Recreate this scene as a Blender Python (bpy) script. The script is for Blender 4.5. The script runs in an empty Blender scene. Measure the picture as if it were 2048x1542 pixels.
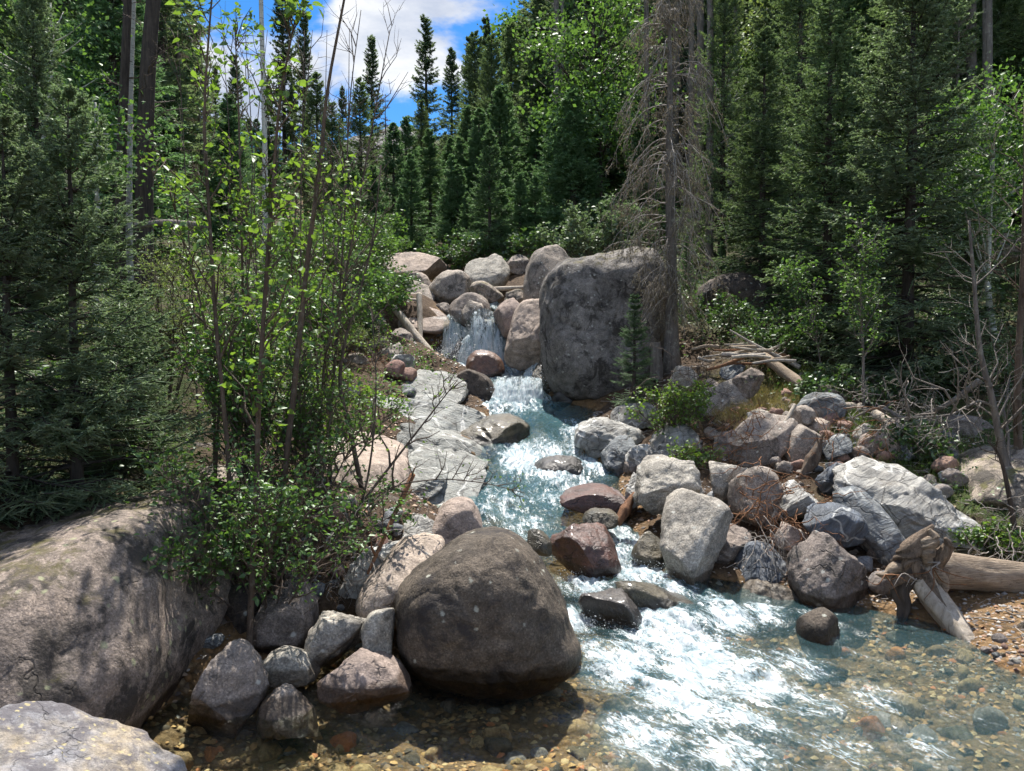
import bpy, math
import numpy as np
from mathutils import Vector, Matrix
R = math.radians
scene = bpy.context.scene
col = scene.collection

# ------------------------------------------------------------------ camera, sky, sun, exposure
CAM_H, PITCH, FPX = 2.2, R(-2.5), 1577.0          # metres above the pool, tilt, focal length in photo pixels
cam_d = bpy.data.cameras.new('camera'); cam = bpy.data.objects.new('camera', cam_d); col.objects.link(cam)
cam.location = (0, 0, CAM_H); cam.rotation_euler = (R(90)+PITCH, 0, 0)
cam_d.sensor_width = 36; cam_d.lens = 36*FPX/2048; cam_d.clip_start = .05; cam_d.clip_end = 12000
scene.camera = cam
SUN_EL, SUN_AZ = R(62), R(-2)                       # azimuth from +Y (ahead), negative = to the left
world = bpy.data.worlds.new('World'); scene.world = world; world.use_nodes = True
sun_d = bpy.data.lights.new('sun', 'SUN'); sun = bpy.data.objects.new('sun', sun_d); col.objects.link(sun)
sun_d.energy = 5.0; sun_d.angle = R(.53); sun_d.color = (1, .95, .87)
sd = Vector((math.sin(SUN_AZ)*math.cos(SUN_EL), math.cos(SUN_AZ)*math.cos(SUN_EL), math.sin(SUN_EL)))
sun.rotation_euler = sd.to_track_quat('Z', 'Y').to_euler(); sun.location = (0, 20, 60)
scene.view_settings.view_transform = 'Standard'; scene.view_settings.look = 'None'
scene.view_settings.exposure = .85; scene.view_settings.gamma = 1
c = scene.cycles
scene.render.engine = 'CYCLES'
c.use_denoising = True; c.denoiser = 'OPENIMAGEDENOISE'
c.max_bounces = 5; c.diffuse_bounces = 3; c.glossy_bounces = 2; c.transmission_bounces = 3; c.transparent_max_bounces = 10
c.use_adaptive_sampling = True; c.adaptive_threshold = .03; c.sample_clamp_direct = 9
c.caustics_reflective = False; c.caustics_refractive = False; c.sample_clamp_indirect = 6

# ------------------------------------------------------------------ node helper
def nd(nt, typ, ins=None, **props):
    n = nt.nodes.new('ShaderNode'+typ)
    for k, v in props.items(): setattr(n, k, v)
    for k, v in (ins or {}).items():
        s = n.inputs[k]
        if isinstance(v, bpy.types.NodeSocket): nt.links.new(v, s)
        elif isinstance(v, bpy.types.Node): nt.links.new(v.outputs[0], s)
        else:
            if isinstance(v, (tuple, list)) and len(v) == 3 and s.type == 'RGBA': v = (*v, 1)
            s.default_value = v
    return n
def ramp(nt, fac, stops, interp='LINEAR'):
    n = nd(nt, 'ValToRGB', {0: fac}); cr = n.color_ramp; cr.interpolation = interp
    while len(cr.elements) < len(stops): cr.elements.new(.5)
    for e, (p, cl) in zip(cr.elements, stops):
        e.position = p; e.color = (cl, cl, cl, 1) if isinstance(cl, (int, float)) else (*cl, 1)
    return n
def mix(nt, fac, a, b, mode='MIX'): return nd(nt, 'MixRGB', {0: fac, 1: a, 2: b}, blend_type=mode)
def mth(nt, op, a, b=0., clamp=False): return nd(nt, 'Math', {0: a, 1: b}, operation=op, use_clamp=clamp)
def noise(nt, vec, scale, detail=4, rough=.55, dist=0.):
    return nd(nt, 'TexNoise', {'Vector': vec, 'Scale': scale, 'Detail': detail, 'Roughness': rough, 'Distortion': dist})
def newmat(name):
    m = bpy.data.materials.new(name); m.use_nodes = True; nt = m.node_tree; nt.nodes.clear()
    return m, nt, nd(nt, 'OutputMaterial')

# ------------------------------------------------------------------ sky with drifting cumulus
def build_world():
    nt = world.node_tree; nt.nodes.clear()
    sky = nd(nt, 'TexSky', sky_type='NISHITA', sun_disc=False, sun_elevation=SUN_EL, sun_rotation=SUN_AZ, altitude=3000, air_density=1.0, dust_density=.3, ozone_density=2.5)
    co = nd(nt, 'TexCoord').outputs['Generated']
    sep = nd(nt, 'SeparateXYZ', {0: co})
    zz = mth(nt, 'MAXIMUM', mth(nt, 'ADD', sep.outputs[2], .22), .06)
    pv = nd(nt, 'CombineXYZ', {0: mth(nt, 'DIVIDE', sep.outputs[0], zz), 1: mth(nt, 'DIVIDE', sep.outputs[1], zz), 2: 3.7})
    n1 = noise(nt, pv, 2.1, 9, .56, .25)
    mask = ramp(nt, n1.outputs[0], [(.44, 0.), (.54, 1.)], 'EASE')
    n2 = noise(nt, nd(nt, 'VectorMath', {0: pv, 1: (.06, -.12, .1)}, operation='ADD'), 2.6, 8, .6, .2)
    shade = ramp(nt, n2.outputs[0], [(.36, (.98, .99, 1.0)), (.62, (.46, .53, .68))])
    sat = nd(nt, 'HueSaturation', {'Saturation': 1.3, 'Value': 1.0, 'Color': sky})
    b1 = nd(nt, 'Background', {0: sat, 1: .115})
    b2 = nd(nt, 'Background', {0: shade, 1: .64})
    ms = nd(nt, 'MixShader', {0: mask.outputs[0], 1: b1, 2: b2})
    nt.links.new(ms.outputs[0], nd(nt, 'OutputWorld').inputs[0])
build_world()

# ------------------------------------------------------------------ photo pixel -> world
def W(px, py, d):
    u = (px-1024)/FPX; v = (771-py)/FPX
    t = d/(math.cos(PITCH)-v*math.sin(PITCH))
    return np.array([u*t, d, CAM_H+t*(math.sin(PITCH)+v*math.cos(PITCH))])
def to_px(P):
    P = np.asarray(P, float)-np.array([0, 0, CAM_H])
    f = P[..., 1]*math.cos(PITCH)+P[..., 2]*math.sin(PITCH); u = -P[..., 1]*math.sin(PITCH)+P[..., 2]*math.cos(PITCH)
    return 1024+FPX*P[..., 0]/f, 771-FPX*u/f

# ------------------------------------------------------------------ numpy gradient noise
_pr = np.random.default_rng(7)
_perm = _pr.permutation(256).astype(np.int64); _perm = np.concatenate([_perm, _perm, _perm])
_g = _pr.normal(size=(256, 3)); _g /= np.linalg.norm(_g, axis=1)[:, None]
def pn(P):
    P = np.asarray(P, float); i = np.floor(P).astype(np.int64); f = P-i; i &= 255
    u = f*f*f*(f*(f*6-15)+10); out = 0
    for dx in (0, 1):
        wx = u[..., 0] if dx else 1-u[..., 0]
        for dy in (0, 1):
            wy = u[..., 1] if dy else 1-u[..., 1]
            for dz in (0, 1):
                wz = u[..., 2] if dz else 1-u[..., 2]
                h = _perm[_perm[_perm[i[..., 0]+dx]+i[..., 1]+dy]+i[..., 2]+dz]
                g = _g[h]
                out = out+wx*wy*wz*(g[..., 0]*(f[..., 0]-dx)+g[..., 1]*(f[..., 1]-dy)+g[..., 2]*(f[..., 2]-dz))
    return out*1.5
def fbm(P, o=4, gain=.5):
    s = 0; a = 1.
    P = np.asarray(P, float)
    for k in range(o): s = s+a*pn(P*2**k+17.3*k); a *= gain
    return s
def sm(a, b, x): t = np.clip((x-a)/(b-a), 0, 1); return t*t*(3-2*t)

# ------------------------------------------------------------------ mesh building
def mesh(name, V, faces, mats, attrs=None, smooth=True, uv=None, mi=None):
    """faces: list of (M,k) index arrays"""
    V = np.ascontiguousarray(V, np.float32); me = bpy.data.meshes.new(name)
    faces = [np.asarray(f, np.int32) for f in (faces if isinstance(faces, list) else [faces]) if len(f)]
    nl = sum(f.size for f in faces); nf = sum(len(f) for f in faces)
    me.vertices.add(len(V)); me.vertices.foreach_set('co', V.ravel())
    me.loops.add(nl); me.polygons.add(nf)
    me.loops.foreach_set('vertex_index', np.concatenate([f.ravel() for f in faces]))
    tot = np.concatenate([np.full(len(f), f.shape[1], np.int32) for f in faces])
    me.polygons.foreach_set('loop_start', np.concatenate([[0], np.cumsum(tot)[:-1]]).astype(np.int32))
    me.polygons.foreach_set('loop_total', tot)
    if smooth: me.polygons.foreach_set('use_smooth', np.ones(nf, bool))
    for m in (mats if isinstance(mats, (list, tuple)) else [mats]): me.materials.append(m)
    if mi is not None: me.polygons.foreach_set('material_index', np.asarray(mi, np.int32))
    for k, a in (attrs or {}).items():
        at = me.attributes.new(k, 'FLOAT', 'POINT'); at.data.foreach_set('value', np.asarray(a, np.float32))
    if uv is not None:
        l = me.uv_layers.new(name='UVMap'); idx = np.concatenate([f.ravel() for f in faces])
        l.data.foreach_set('uv', np.asarray(uv, np.float32)[idx].ravel())
    me.update(calc_edges=True); return me
def tag(o, label=None, cat=None, group=None, kind=None):
    for k, v in (('label', label), ('category', cat), ('group', group), ('kind', kind)):
        if v: o[k] = v
    return o
def obj(name, me, parent=None, loc=None):
    o = bpy.data.objects.new(name, me); col.objects.link(o)
    if parent is not None: o.parent = parent
    if loc is not None: o.location = loc
    return o
def thing(name, label, cat, loc, group=None):
    o = obj(name, None, None, loc); o.empty_display_size = .1
    return tag(o, label, cat, group)
def copy_tree(o, parent=None):
    cp = o.copy(); col.objects.link(cp); cp.parent = parent
    for ch in list(o.children): copy_tree(ch, cp)
    return cp
def unit(v): return v/np.maximum(np.linalg.norm(v, axis=-1, keepdims=True), 1e-9)
def tubes(P, rad, sides=6, cap=True):
    """P (B,n,3), rad (B,n) -> V, [quads]"""
    P = np.asarray(P, float); rad = np.asarray(rad, float)
    if P.ndim == 2: P = P[None]; rad = rad[None]
    B, n, _ = P.shape
    T = unit(np.gradient(P, axis=1))
    ref = np.where(np.abs(T[:, :1, 2:3]) > .8, np.array([1., 0, 0]), np.array([0, 0, 1.])); ref = np.broadcast_to(ref, T.shape)
    A = unit(np.cross(ref, T)); Bn = np.cross(T, A)
    th = np.arange(sides)*2*math.pi/sides
    V = P[:, :, None]+rad[:, :, None, None]*(np.cos(th)[:, None]*A[:, :, None]+np.sin(th)[:, None]*Bn[:, :, None])
    idx = np.arange(B*n*sides).reshape(B, n, sides)
    a = idx[:, :-1]; b = np.roll(a, -1, 2); d_ = idx[:, 1:]; c_ = np.roll(d_, -1, 2)
    F = [np.stack([a, b, c_, d_], -1).reshape(-1, 4)]
    if cap and sides > 3: F += [idx[:, 0, ::-1], idx[:, -1]]
    return V.reshape(-1, 3), F
def join(parts):
    """[(V, faces list)] -> V, faces list"""
    Vs, Fs, o = [], {}, 0
    for V, F in parts:
        for f in (F if isinstance(F, list) else [F]):
            if len(f): Fs.setdefault(f.shape[1], []).append(np.asarray(f)+o)
        Vs.append(V); o += len(V)
    return np.concatenate(Vs), [np.concatenate(v) for v in Fs.values()]
def spline(pts, n):
    """Catmull-Rom through pts (K,m) -> (n,m)"""
    p = np.asarray(pts, float); K = len(p)
    q = np.vstack([2*p[0]-p[1], p, 2*p[-1]-p[-2]]); t = np.linspace(0, K-1-1e-6, n); i = t.astype(int); f = (t-i)[:, None]
    a, b, c_, d_ = q[i], q[i+1], q[i+2], q[i+3]
    return .5*(2*b+(c_-a)*f+(2*a-5*b+4*c_-d_)*f**2+(3*b-a-3*c_+d_)*f**3)
def frames(D, N):
    """rotation matrices whose columns are: along D, side, up (near N)"""
    X = unit(D); Y = unit(np.cross(N, X)); Z = np.cross(X, Y)
    return np.stack([X, Y, Z], -1)
def scatter(tv, tf, pos, rot, sc):
    """template verts (k,3) and tris placed at every pos"""
    n, k = len(pos), len(tv)
    sc = np.asarray(sc, float); sc = sc[:, None] if sc.ndim == 1 else sc
    V = np.einsum('nij,nkj->nki', rot, tv[None]*sc[:, None, :])+pos[:, None]
    F = (tf[None]+(np.arange(n)*k)[:, None, None]).reshape(-1, tf.shape[1])
    return V.reshape(-1, 3), F
# ------------------------------------------------------------------ materials
def rock_mat(name, c1, c2, dark, dark_amt=.5, pale=(.55, .55, .5), pale_amt=.3, rough=.85, bump=.6, speck=1., moss=0., wet=0., sc=1., tint=None):
    m, nt, out = newmat(name)
    tc = nd(nt, 'TexCoord').outputs['Object']; oi = nd(nt, 'ObjectInfo')
    off = nd(nt, 'VectorMath', {0: oi.outputs['Random'], 1: (31., 57., 83.)}, operation='MULTIPLY')
    co = nd(nt, 'VectorMath', {0: tc, 1: off}, operation='ADD').outputs[0]
    big = noise(nt, co, 1.6*sc, 6, .6, .4)
    base = mix(nt, ramp(nt, big.outputs[0], [(.38, 0.), (.6, 1.)]), c1, c2)
    mid = noise(nt, co, 9*sc, 6, .65)
    base = mix(nt, .7, base, ramp(nt, mid.outputs[0], [(.3, .3), (.68, 1.3)]), 'MULTIPLY')
    # crystal speckle
    v = nd(nt, 'TexVoronoi', {'Vector': co, 'Scale': 95*sc}, feature='F1')
    sp = ramp(nt, nd(nt, 'SeparateColor', {0: v.outputs['Color']}).outputs[0], [(.0, .35), (.25, .75), (.7, 1.05), (1., 1.7)])
    base = mix(nt, .5*speck, base, sp, 'MULTIPLY')
    fine = noise(nt, co, 60*sc, 5, .7)
    base = mix(nt, .38*speck, base, ramp(nt, fine.outputs[0], [(.35, .35), (.65, 1.5)]), 'MULTIPLY')
    # dark lichen in broken patches
    n3 = noise(nt, co, 3.2*sc, 7, .74, .5)
    dk = ramp(nt, n3.outputs[0], [(.62-.22*dark_amt, 0.), (.72-.22*dark_amt, 1.)])
    base = mix(nt, mth(nt, 'MULTIPLY', dk, .88), base, dark)
    ck = nd(nt, 'TexVoronoi', {'Vector': nd(nt, 'VectorMath', {0: co, 1: nd(nt, 'VectorMath', {0: noise(nt, co, 3, 4).outputs['Color'], 1: (.5, .5, .5)}, operation='MULTIPLY')}, operation='ADD'), 'Scale': 1.7*sc}, feature='DISTANCE_TO_EDGE')
    crk = mth(nt, 'MULTIPLY', ramp(nt, ck.outputs['Distance'], [(.0, 1.), (.016, 0.)]), ramp(nt, big.outputs[0], [(.52, 0.), (.62, 1.)]))
    base = mix(nt, mth(nt, 'MULTIPLY', crk, .5), base, (.05, .045, .04))
    # pale lichen rosettes
    v2 = nd(nt, 'TexVoronoi', {'Vector': nd(nt, 'VectorMath', {0: co, 1: nd(nt, 'VectorMath', {0: noise(nt, co, 20, 3).outputs['Color'], 1: (.05, .05, .05)}, operation='MULTIPLY')}, operation='ADD'), 'Scale': 13*sc}, feature='F1')
    pl = mth(nt, 'MULTIPLY', ramp(nt, v2.outputs['Distance'], [(.16, 1.), (.3, 0.)]), ramp(nt, nd(nt, 'SeparateColor', {0: v2.outputs['Color']}).outputs[1], [(1-.5*pale_amt-.02, 0.), (1-.5*pale_amt, 1.)]))
    base = mix(nt, mth(nt, 'MULTIPLY', pl, .75), base, pale)
    if moss > 0:
        geo = nd(nt, 'NewGeometry'); nz = nd(nt, 'SeparateXYZ', {0: geo.outputs['Normal']}).outputs[2]
        nm = noise(nt, co, 4, 8, .7)
        mm = ramp(nt, mth(nt, 'ADD', mth(nt, 'MULTIPLY', nz, .25), nm.outputs[0]), [(.78-.25*moss, 0.), (.9-.25*moss, 1.)])
        base = mix(nt, mm, base, mix(nt, noise(nt, co, 25, 3).outputs[0], (.10, .075, .03), (.14, .14, .06)))
    wl = nd(nt, 'Attribute', attribute_name='wetline').outputs['Fac']
    wl = ramp(nt, mth(nt, 'ADD', wl, mth(nt, 'MULTIPLY', mth(nt, 'SUBTRACT', mid.outputs[0], .5), .5)), [(.35, 0.), (.6, 1.)])
    base = mix(nt, wl, base, mix(nt, 1., base, (.34, .31, .28), 'MULTIPLY'))
    hs = nd(nt, 'HueSaturation', {'Hue': mth(nt, 'ADD', mth(nt, 'MULTIPLY', oi.outputs['Random'], .02), .49), 'Saturation': 1.0, 'Value': mth(nt, 'ADD', mth(nt, 'MULTIPLY', oi.outputs['Random'], .35), .82), 'Color': base})
    b1 = nd(nt, 'Bump', {'Strength': bump, 'Distance': .05, 'Height': mth(nt, 'SUBTRACT', mth(nt, 'ADD', noise(nt, co, 7*sc, 6, .66).outputs[0], mth(nt, 'MULTIPLY', n3.outputs[0], .35)), crk)})
    b2 = nd(nt, 'Bump', {'Strength': bump*.9, 'Distance': .008, 'Height': fine.outputs[0], 'Normal': b1})
    p = nd(nt, 'BsdfPrincipled', {'Base Color': hs, 'Roughness': mth(nt, 'SUBTRACT', rough, mth(nt, 'MULTIPLY', wl, .45*rough)), 'Normal': b2, 'Specular IOR Level': .3+.4*wet})
    if wet: p.inputs['Coat Weight'].default_value = wet*.3; p.inputs['Coat Roughness'].default_value = .16
    nt.links.new(p.outputs[0], out.inputs[0]); return m
def schist_mat(name, c1, c2, vein, rot=(.3, .5, .2), bands=9., rough=.7, wet=0.):
    m, nt, out = newmat(name)
    tc = nd(nt, 'TexCoord').outputs['Object']; oi = nd(nt, 'ObjectInfo')
    mp = nd(nt, 'Mapping', {0: tc, 'Rotation': rot})
    off = nd(nt, 'VectorMath', {0: oi.outputs['Random'], 1: (31., 57., 83.)}, operation='MULTIPLY')
    co = nd(nt, 'VectorMath', {0: mp, 1: off}, operation='ADD').outputs[0]
    w = nd(nt, 'TexWave', {'Vector': co, 'Scale': bands*.35, 'Distortion': 7., 'Detail': 6, 'Detail Scale': 1.3, 'Detail Roughness': .65}, bands_direction='Z')
    base = mix(nt, ramp(nt, w.outputs[1] if len(w.outputs) > 1 else w.outputs[0], [(.0, .2), (1., .8)]), c1, c2)
    st = nd(nt, 'Mapping', {0: co, 'Scale': (2.5, 2.5, 22.)})
    sn = noise(nt, st, 2.2, 8, .65, .6)
    base = mix(nt, .55, base, ramp(nt, sn.outputs[0], [(.3, .5), (.7, 1.3)]), 'MULTIPLY')
    blot = noise(nt, co, 2.3, 6, .65, .3); base = mix(nt, .75, base, ramp(nt, blot.outputs[0], [(.34, .42), (.6, 1.15)]), 'MULTIPLY')
    ck = nd(nt, 'TexVoronoi', {'Vector': nd(nt, 'VectorMath', {0: co, 1: nd(nt, 'VectorMath', {0: noise(nt, co, 2.5, 4).outputs['Color'], 1: (.35, .35, .35)}, operation='MULTIPLY')}, operation='ADD'), 'Scale': 2.6}, feature='DISTANCE_TO_EDGE')
    crk = ramp(nt, ck.outputs['Distance'], [(.0, 1.), (.03, 0.)]); base = mix(nt, mth(nt, 'MULTIPLY', crk, .6), base, (.05, .045, .04))
    vn = noise(nt, co, 1.1, 3, .5, .8)
    vm = ramp(nt, mth(nt, 'ABSOLUTE', mth(nt, 'SUBTRACT', vn.outputs[0], .5)), [(.004, 1.), (.013, 0.)])
    base = mix(nt, mth(nt, 'MULTIPLY', vm, .7), base, vein)
    fine = noise(nt, co, 70, 5, .7)
    base = mix(nt, .5, base, ramp(nt, fine.outputs[0], [(.3, .5), (.7, 1.4)]), 'MULTIPLY')
    n3 = noise(nt, co, 4, 9, .7, .4)
    base = mix(nt, mth(nt, 'MULTIPLY', ramp(nt, n3.outputs[0], [(.55, 0.), (.66, 1.)]), .65), base, (.13, .11, .09))
    hs = nd(nt, 'HueSaturation', {'Value': mth(nt, 'ADD', mth(nt, 'MULTIPLY', oi.outputs['Random'], .35), .82), 'Color': base})
    b1 = nd(nt, 'Bump', {'Strength': .75, 'Distance': .06, 'Height': sn.outputs[0]})
    b2 = nd(nt, 'Bump', {'Strength': .6, 'Distance': .02, 'Height': mth(nt, 'SUBTRACT', noise(nt, co, 12, 5, .66).outputs[0], crk), 'Normal': b1})
    p = nd(nt, 'BsdfPrincipled', {'Base Color': hs, 'Roughness': rough, 'Normal': b2, 'Specular IOR Level': .4})
    if wet: p.inputs['Coat Weight'].default_value = wet; p.inputs['Coat Roughness'].default_value = .12
    nt.links.new(p.outputs[0], out.inputs[0]); return m
M = {}
M['granite'] = rock_mat('granite', (.35, .295, .25), (.24, .205, .18), (.05, .045, .04), .35, pale_amt=.35)
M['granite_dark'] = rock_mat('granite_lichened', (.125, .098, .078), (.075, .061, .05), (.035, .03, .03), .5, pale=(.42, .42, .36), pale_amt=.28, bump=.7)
M['granite_pink'] = rock_mat('granite_pink', (.43, .34, .28), (.34, .275, .235), (.10, .08, .07), .2, pale_amt=.1, speck=.8)
M['granite_pale'] = rock_mat('granite_pale', (.45, .41, .35), (.33, .305, .265), (.07, .065, .06), .3, pale_amt=.3)
M['granite_moss'] = rock_mat('granite_mossy', (.38, .31, .25), (.28, .235, .195), (.045, .04, .035), .62, pale=(.4, .42, .25), pale_amt=.5, moss=.12)
M['block'] = rock_mat('granite_block', (.31, .285, .26), (.195, .18, .165), (.04, .035, .03), .52, pale=(.5, .5, .45), pale_amt=.3, bump=.8, moss=.25)
M['wet_red'] = rock_mat('wet_red_rock', (.17, .068, .038), (.10, .045, .03), (.03, .02, .02), .3, pale_amt=0, rough=.5, wet=1., bump=1.)
M['wet_dark'] = rock_mat('wet_dark_rock', (.075, .06, .05), (.045, .038, .034), (.02, .02, .02), .35, pale_amt=0, rough=.5, wet=1., bump=1.)
M['wet_moss'] = rock_mat('wet_mossy_rock', (.12, .092, .05), (.07, .058, .036), (.03, .028, .015), .4, pale_amt=.1, pale=(.2, .2, .1), rough=.55, wet=.8, bump=1.)
M['conglom'] = rock_mat('mottled_foreground_rock', (.44, .36, .25), (.28, .275, .29), (.13, .12, .13), .6, pale=(.55, .47, .25), pale_amt=.8, sc=2.2, speck=.5)
M['schist_pale'] = schist_mat('schist_pale', (.46, .44, .40), (.29, .285, .27), (.75, .74, .70))
M['schist_grey'] = schist_mat('schist_grey', (.26, .28, .29), (.15, .165, .18), (.6, .6, .57), rot=(.9, .3, .6))
M['schist_blue'] = schist_mat('schist_blue', (.17, .195, .23), (.09, .105, .13), (.55, .56, .55), rot=(.2, 1., .6), rough=.55)
M['slab'] = schist_mat('bedrock', (.42, .42, .385), (.26, .27, .255), (.72, .71, .67), rot=(.25, -.28, 0), bands=7)
M['cobble'] = rock_mat('cobble', (.33, .28, .24), (.24, .22, .21), (.09, .08, .07), .2, pale_amt=.1, speck=.7)
M['cobble_red'] = rock_mat('cobble_red', (.36, .22, .17), (.28, .18, .15), (.09, .07, .06), .2, pale_amt=.05, speck=.6)
M['cobble_grey'] = rock_mat('cobble_grey', (.27, .28, .29), (.19, .20, .22), (.08, .08, .08), .2, pale_amt=.15, speck=.6)
M['bed_tan'] = rock_mat('bed_tan', (.50, .33, .16), (.38, .25, .12), (.06, .045, .025), .4, pale_amt=.1, pale=(.5, .42, .25), speck=.4, rough=.5)
M['bed_orange'] = rock_mat('bed_orange', (.55, .20, .05), (.40, .15, .05), (.1, .05, .02), .2, pale_amt=.0, speck=.4, rough=.5)
M['bed_dark'] = rock_mat('bed_dark', (.16, .12, .075), (.10, .085, .06), (.03, .025, .02), .4, pale_amt=.1, speck=.4, rough=.5)

def wood_mat(name, c1, c2, dark, stretch=(3, 3, .25), rough=.8, lichen=0., coords='Object', bump=.8):
    m, nt, out = newmat(name)
    tc = nd(nt, 'TexCoord').outputs[coords]
    st = nd(nt, 'Mapping', {0: tc, 'Scale': stretch})
    n1 = noise(nt, st, 9, 8, .68, .3)
    base = ramp(nt, n1.outputs[0], [(.28, dark), (.45, c2), (.68, c1)])
    n2 = noise(nt, tc, 5, 6, .6)
    base = mix(nt, .6, base, ramp(nt, n2.outputs[0], [(.3, .5), (.7, 1.3)]), 'MULTIPLY')
    if lichen: base = mix(nt, mth(nt, 'MULTIPLY', ramp(nt, noise(nt, tc, 14, 6, .7).outputs[0], [(.55, 0.), (.62, 1.)]), lichen), base, (.33, .33, .27))
    b = nd(nt, 'Bump', {'Strength': bump, 'Distance': .02, 'Height': n1.outputs[0]})
    p = nd(nt, 'BsdfPrincipled', {'Base Color': base, 'Roughness': rough, 'Normal': b, 'Specular IOR Level': .25})
    nt.links.new(p.outputs[0], out.inputs[0]); return m
M['bark_dark'] = wood_mat('bark_dark', (.10, .08, .065), (.06, .048, .04), (.02, .017, .015))
M['bark_brown'] = wood_mat('bark_brown', (.17, .12, .085), (.11, .08, .06), (.04, .03, .025), lichen=.25)
M['bark_grey'] = wood_mat('bark_grey', (.22, .19, .165), (.15, .13, .115), (.05, .045, .04), lichen=.5)
M['twig'] = wood_mat('twig', (.17, .13, .10), (.11, .085, .07), (.05, .04, .035), stretch=(2, 2, 2))
M['twig_pale'] = wood_mat('twig_bleached', (.46, .42, .37), (.33, .29, .25), (.15, .13, .11), stretch=(2, 2, 2))
M['twig_red'] = wood_mat('twig_rusty', (.27, .13, .06), (.19, .09, .045), (.08, .045, .03), stretch=(2, 2, 2))
M['deadwood'] = wood_mat('deadwood', (.44, .35, .26), (.30, .23, .165), (.09, .065, .045), stretch=(.5, 9, 9), bump=1.)
M['deadwood_pale'] = wood_mat('deadwood_bleached', (.55, .48, .40), (.42, .36, .29), (.16, .13, .10), stretch=(3, 3, .6), bump=.8)
M['root_wood'] = wood_mat('root_wood', (.27, .205, .15), (.15, .11, .08), (.025, .02, .017), stretch=(6, 6, 1.5), bump=1.)
M['wood_red'] = wood_mat('rotten_red_wood', (.30, .15, .075), (.20, .10, .055), (.06, .035, .025), stretch=(6, 6, .7))
def aspen_bark():
    m, nt, out = newmat('aspen_bark'); tc = nd(nt, 'TexCoord').outputs['Object']
    st = nd(nt, 'Mapping', {0: tc, 'Scale': (2, 2, 14)})
    n1 = noise(nt, st, 2.5, 6, .6)
    base = mix(nt, ramp(nt, n1.outputs[0], [(.56, 0.), (.64, 1.)]), (.55, .54, .48), (.10, .09, .08))
    base = mix(nt, .4, base, ramp(nt, noise(nt, tc, 4, 5).outputs[0], [(.3, .55), (.7, 1.15)]), 'MULTIPLY')
    p = nd(nt, 'BsdfPrincipled', {'Base Color': base, 'Roughness': .7}); nt.links.new(p.outputs[0], out.inputs[0]); return m
M['aspen_bark'] = aspen_bark()

def leaf_mat(name, ca, cb, trans, tmix=.45, gloss=.06, tip=None):
    """ca..cb by the per-leaf attribute rnd; trans = colour of light passing through"""
    m, nt, out = newmat(name); a = nd(nt, 'Attribute', attribute_name='rnd').outputs['Fac']; oi = nd(nt, 'ObjectInfo').outputs['Random']
    base = mix(nt, a, ca, cb)
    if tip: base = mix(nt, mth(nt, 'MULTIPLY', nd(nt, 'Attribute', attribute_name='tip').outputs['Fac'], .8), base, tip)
    base = nd(nt, 'HueSaturation', {'Value': mth(nt, 'ADD', mth(nt, 'MULTIPLY', oi, .4), .8), 'Hue': mth(nt, 'ADD', mth(nt, 'MULTIPLY', oi, .02), .49), 'Color': base})
    d = nd(nt, 'BsdfDiffuse', {0: base}); t = nd(nt, 'BsdfTranslucent', {0: mix(nt, .5, trans, mix(nt, 1., trans, mth(nt, 'ADD', a, .4), 'MULTIPLY'))})
    s = nd(nt, 'MixShader', {0: tmix, 1: d, 2: t})
    g = nd(nt, 'BsdfGlossy', {0: (.9, .95, .9), 1: .45})
    s2 = nd(nt, 'MixShader', {0: gloss, 1: s, 2: g})
    nt.links.new(s2.outputs[0], out.inputs[0]); return m
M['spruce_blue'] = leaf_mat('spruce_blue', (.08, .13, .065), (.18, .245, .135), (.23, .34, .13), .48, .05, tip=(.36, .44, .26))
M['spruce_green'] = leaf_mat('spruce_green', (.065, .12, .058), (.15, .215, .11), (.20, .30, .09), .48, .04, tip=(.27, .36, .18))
M['spruce_far'] = leaf_mat('spruce_far', (.07, .12, .075), (.15, .205, .11), (.19, .27, .10), .48, .035)
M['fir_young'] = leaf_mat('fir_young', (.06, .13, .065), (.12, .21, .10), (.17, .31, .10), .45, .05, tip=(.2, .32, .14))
M['lichen_brown'] = leaf_mat('dead_needles', (.15, .125, .085), (.29, .255, .185), (.2, .17, .11), .3, .02)
M['leaf_aspen'] = leaf_mat('leaf_aspen', (.05, .12, .022), (.12, .20, .04), (.25, .42, .04), .42, .05)
M['leaf_alder'] = leaf_mat('leaf_alder', (.05, .115, .028), (.10, .19, .05), (.15, .29, .04), .4, .045)
M['leaf_willow'] = leaf_mat('leaf_willow', (.09, .14, .04), (.20, .25, .09), (.25, .34, .07), .42, .045)
M['leaf_pale'] = leaf_mat('leaf_pale', (.10, .17, .08), (.24, .31, .18), (.18, .28, .10), .35, .045)
M['leaf_cotton'] = leaf_mat('leaf_cottonwood', (.045, .105, .03), (.11, .19, .045), (.16, .31, .045), .42, .045)
M['leaf_dark'] = leaf_mat('leaf_undergrowth', (.035, .08, .025), (.08, .15, .045), (.10, .2, .03), .35, .06)
M['grass_dry'] = leaf_mat('grass_dry', (.20, .17, .07), (.34, .27, .12), (.3, .26, .08), .4, .03)
M['grass_green'] = leaf_mat('grass_green', (.08, .14, .03), (.16, .22, .06), (.2, .3, .05), .4, .04)
M['leaf_litter'] = leaf_mat('leaf_litter', (.10, .06, .03), (.22, .13, .06), (.1, .06, .03), .15, .02)

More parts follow.
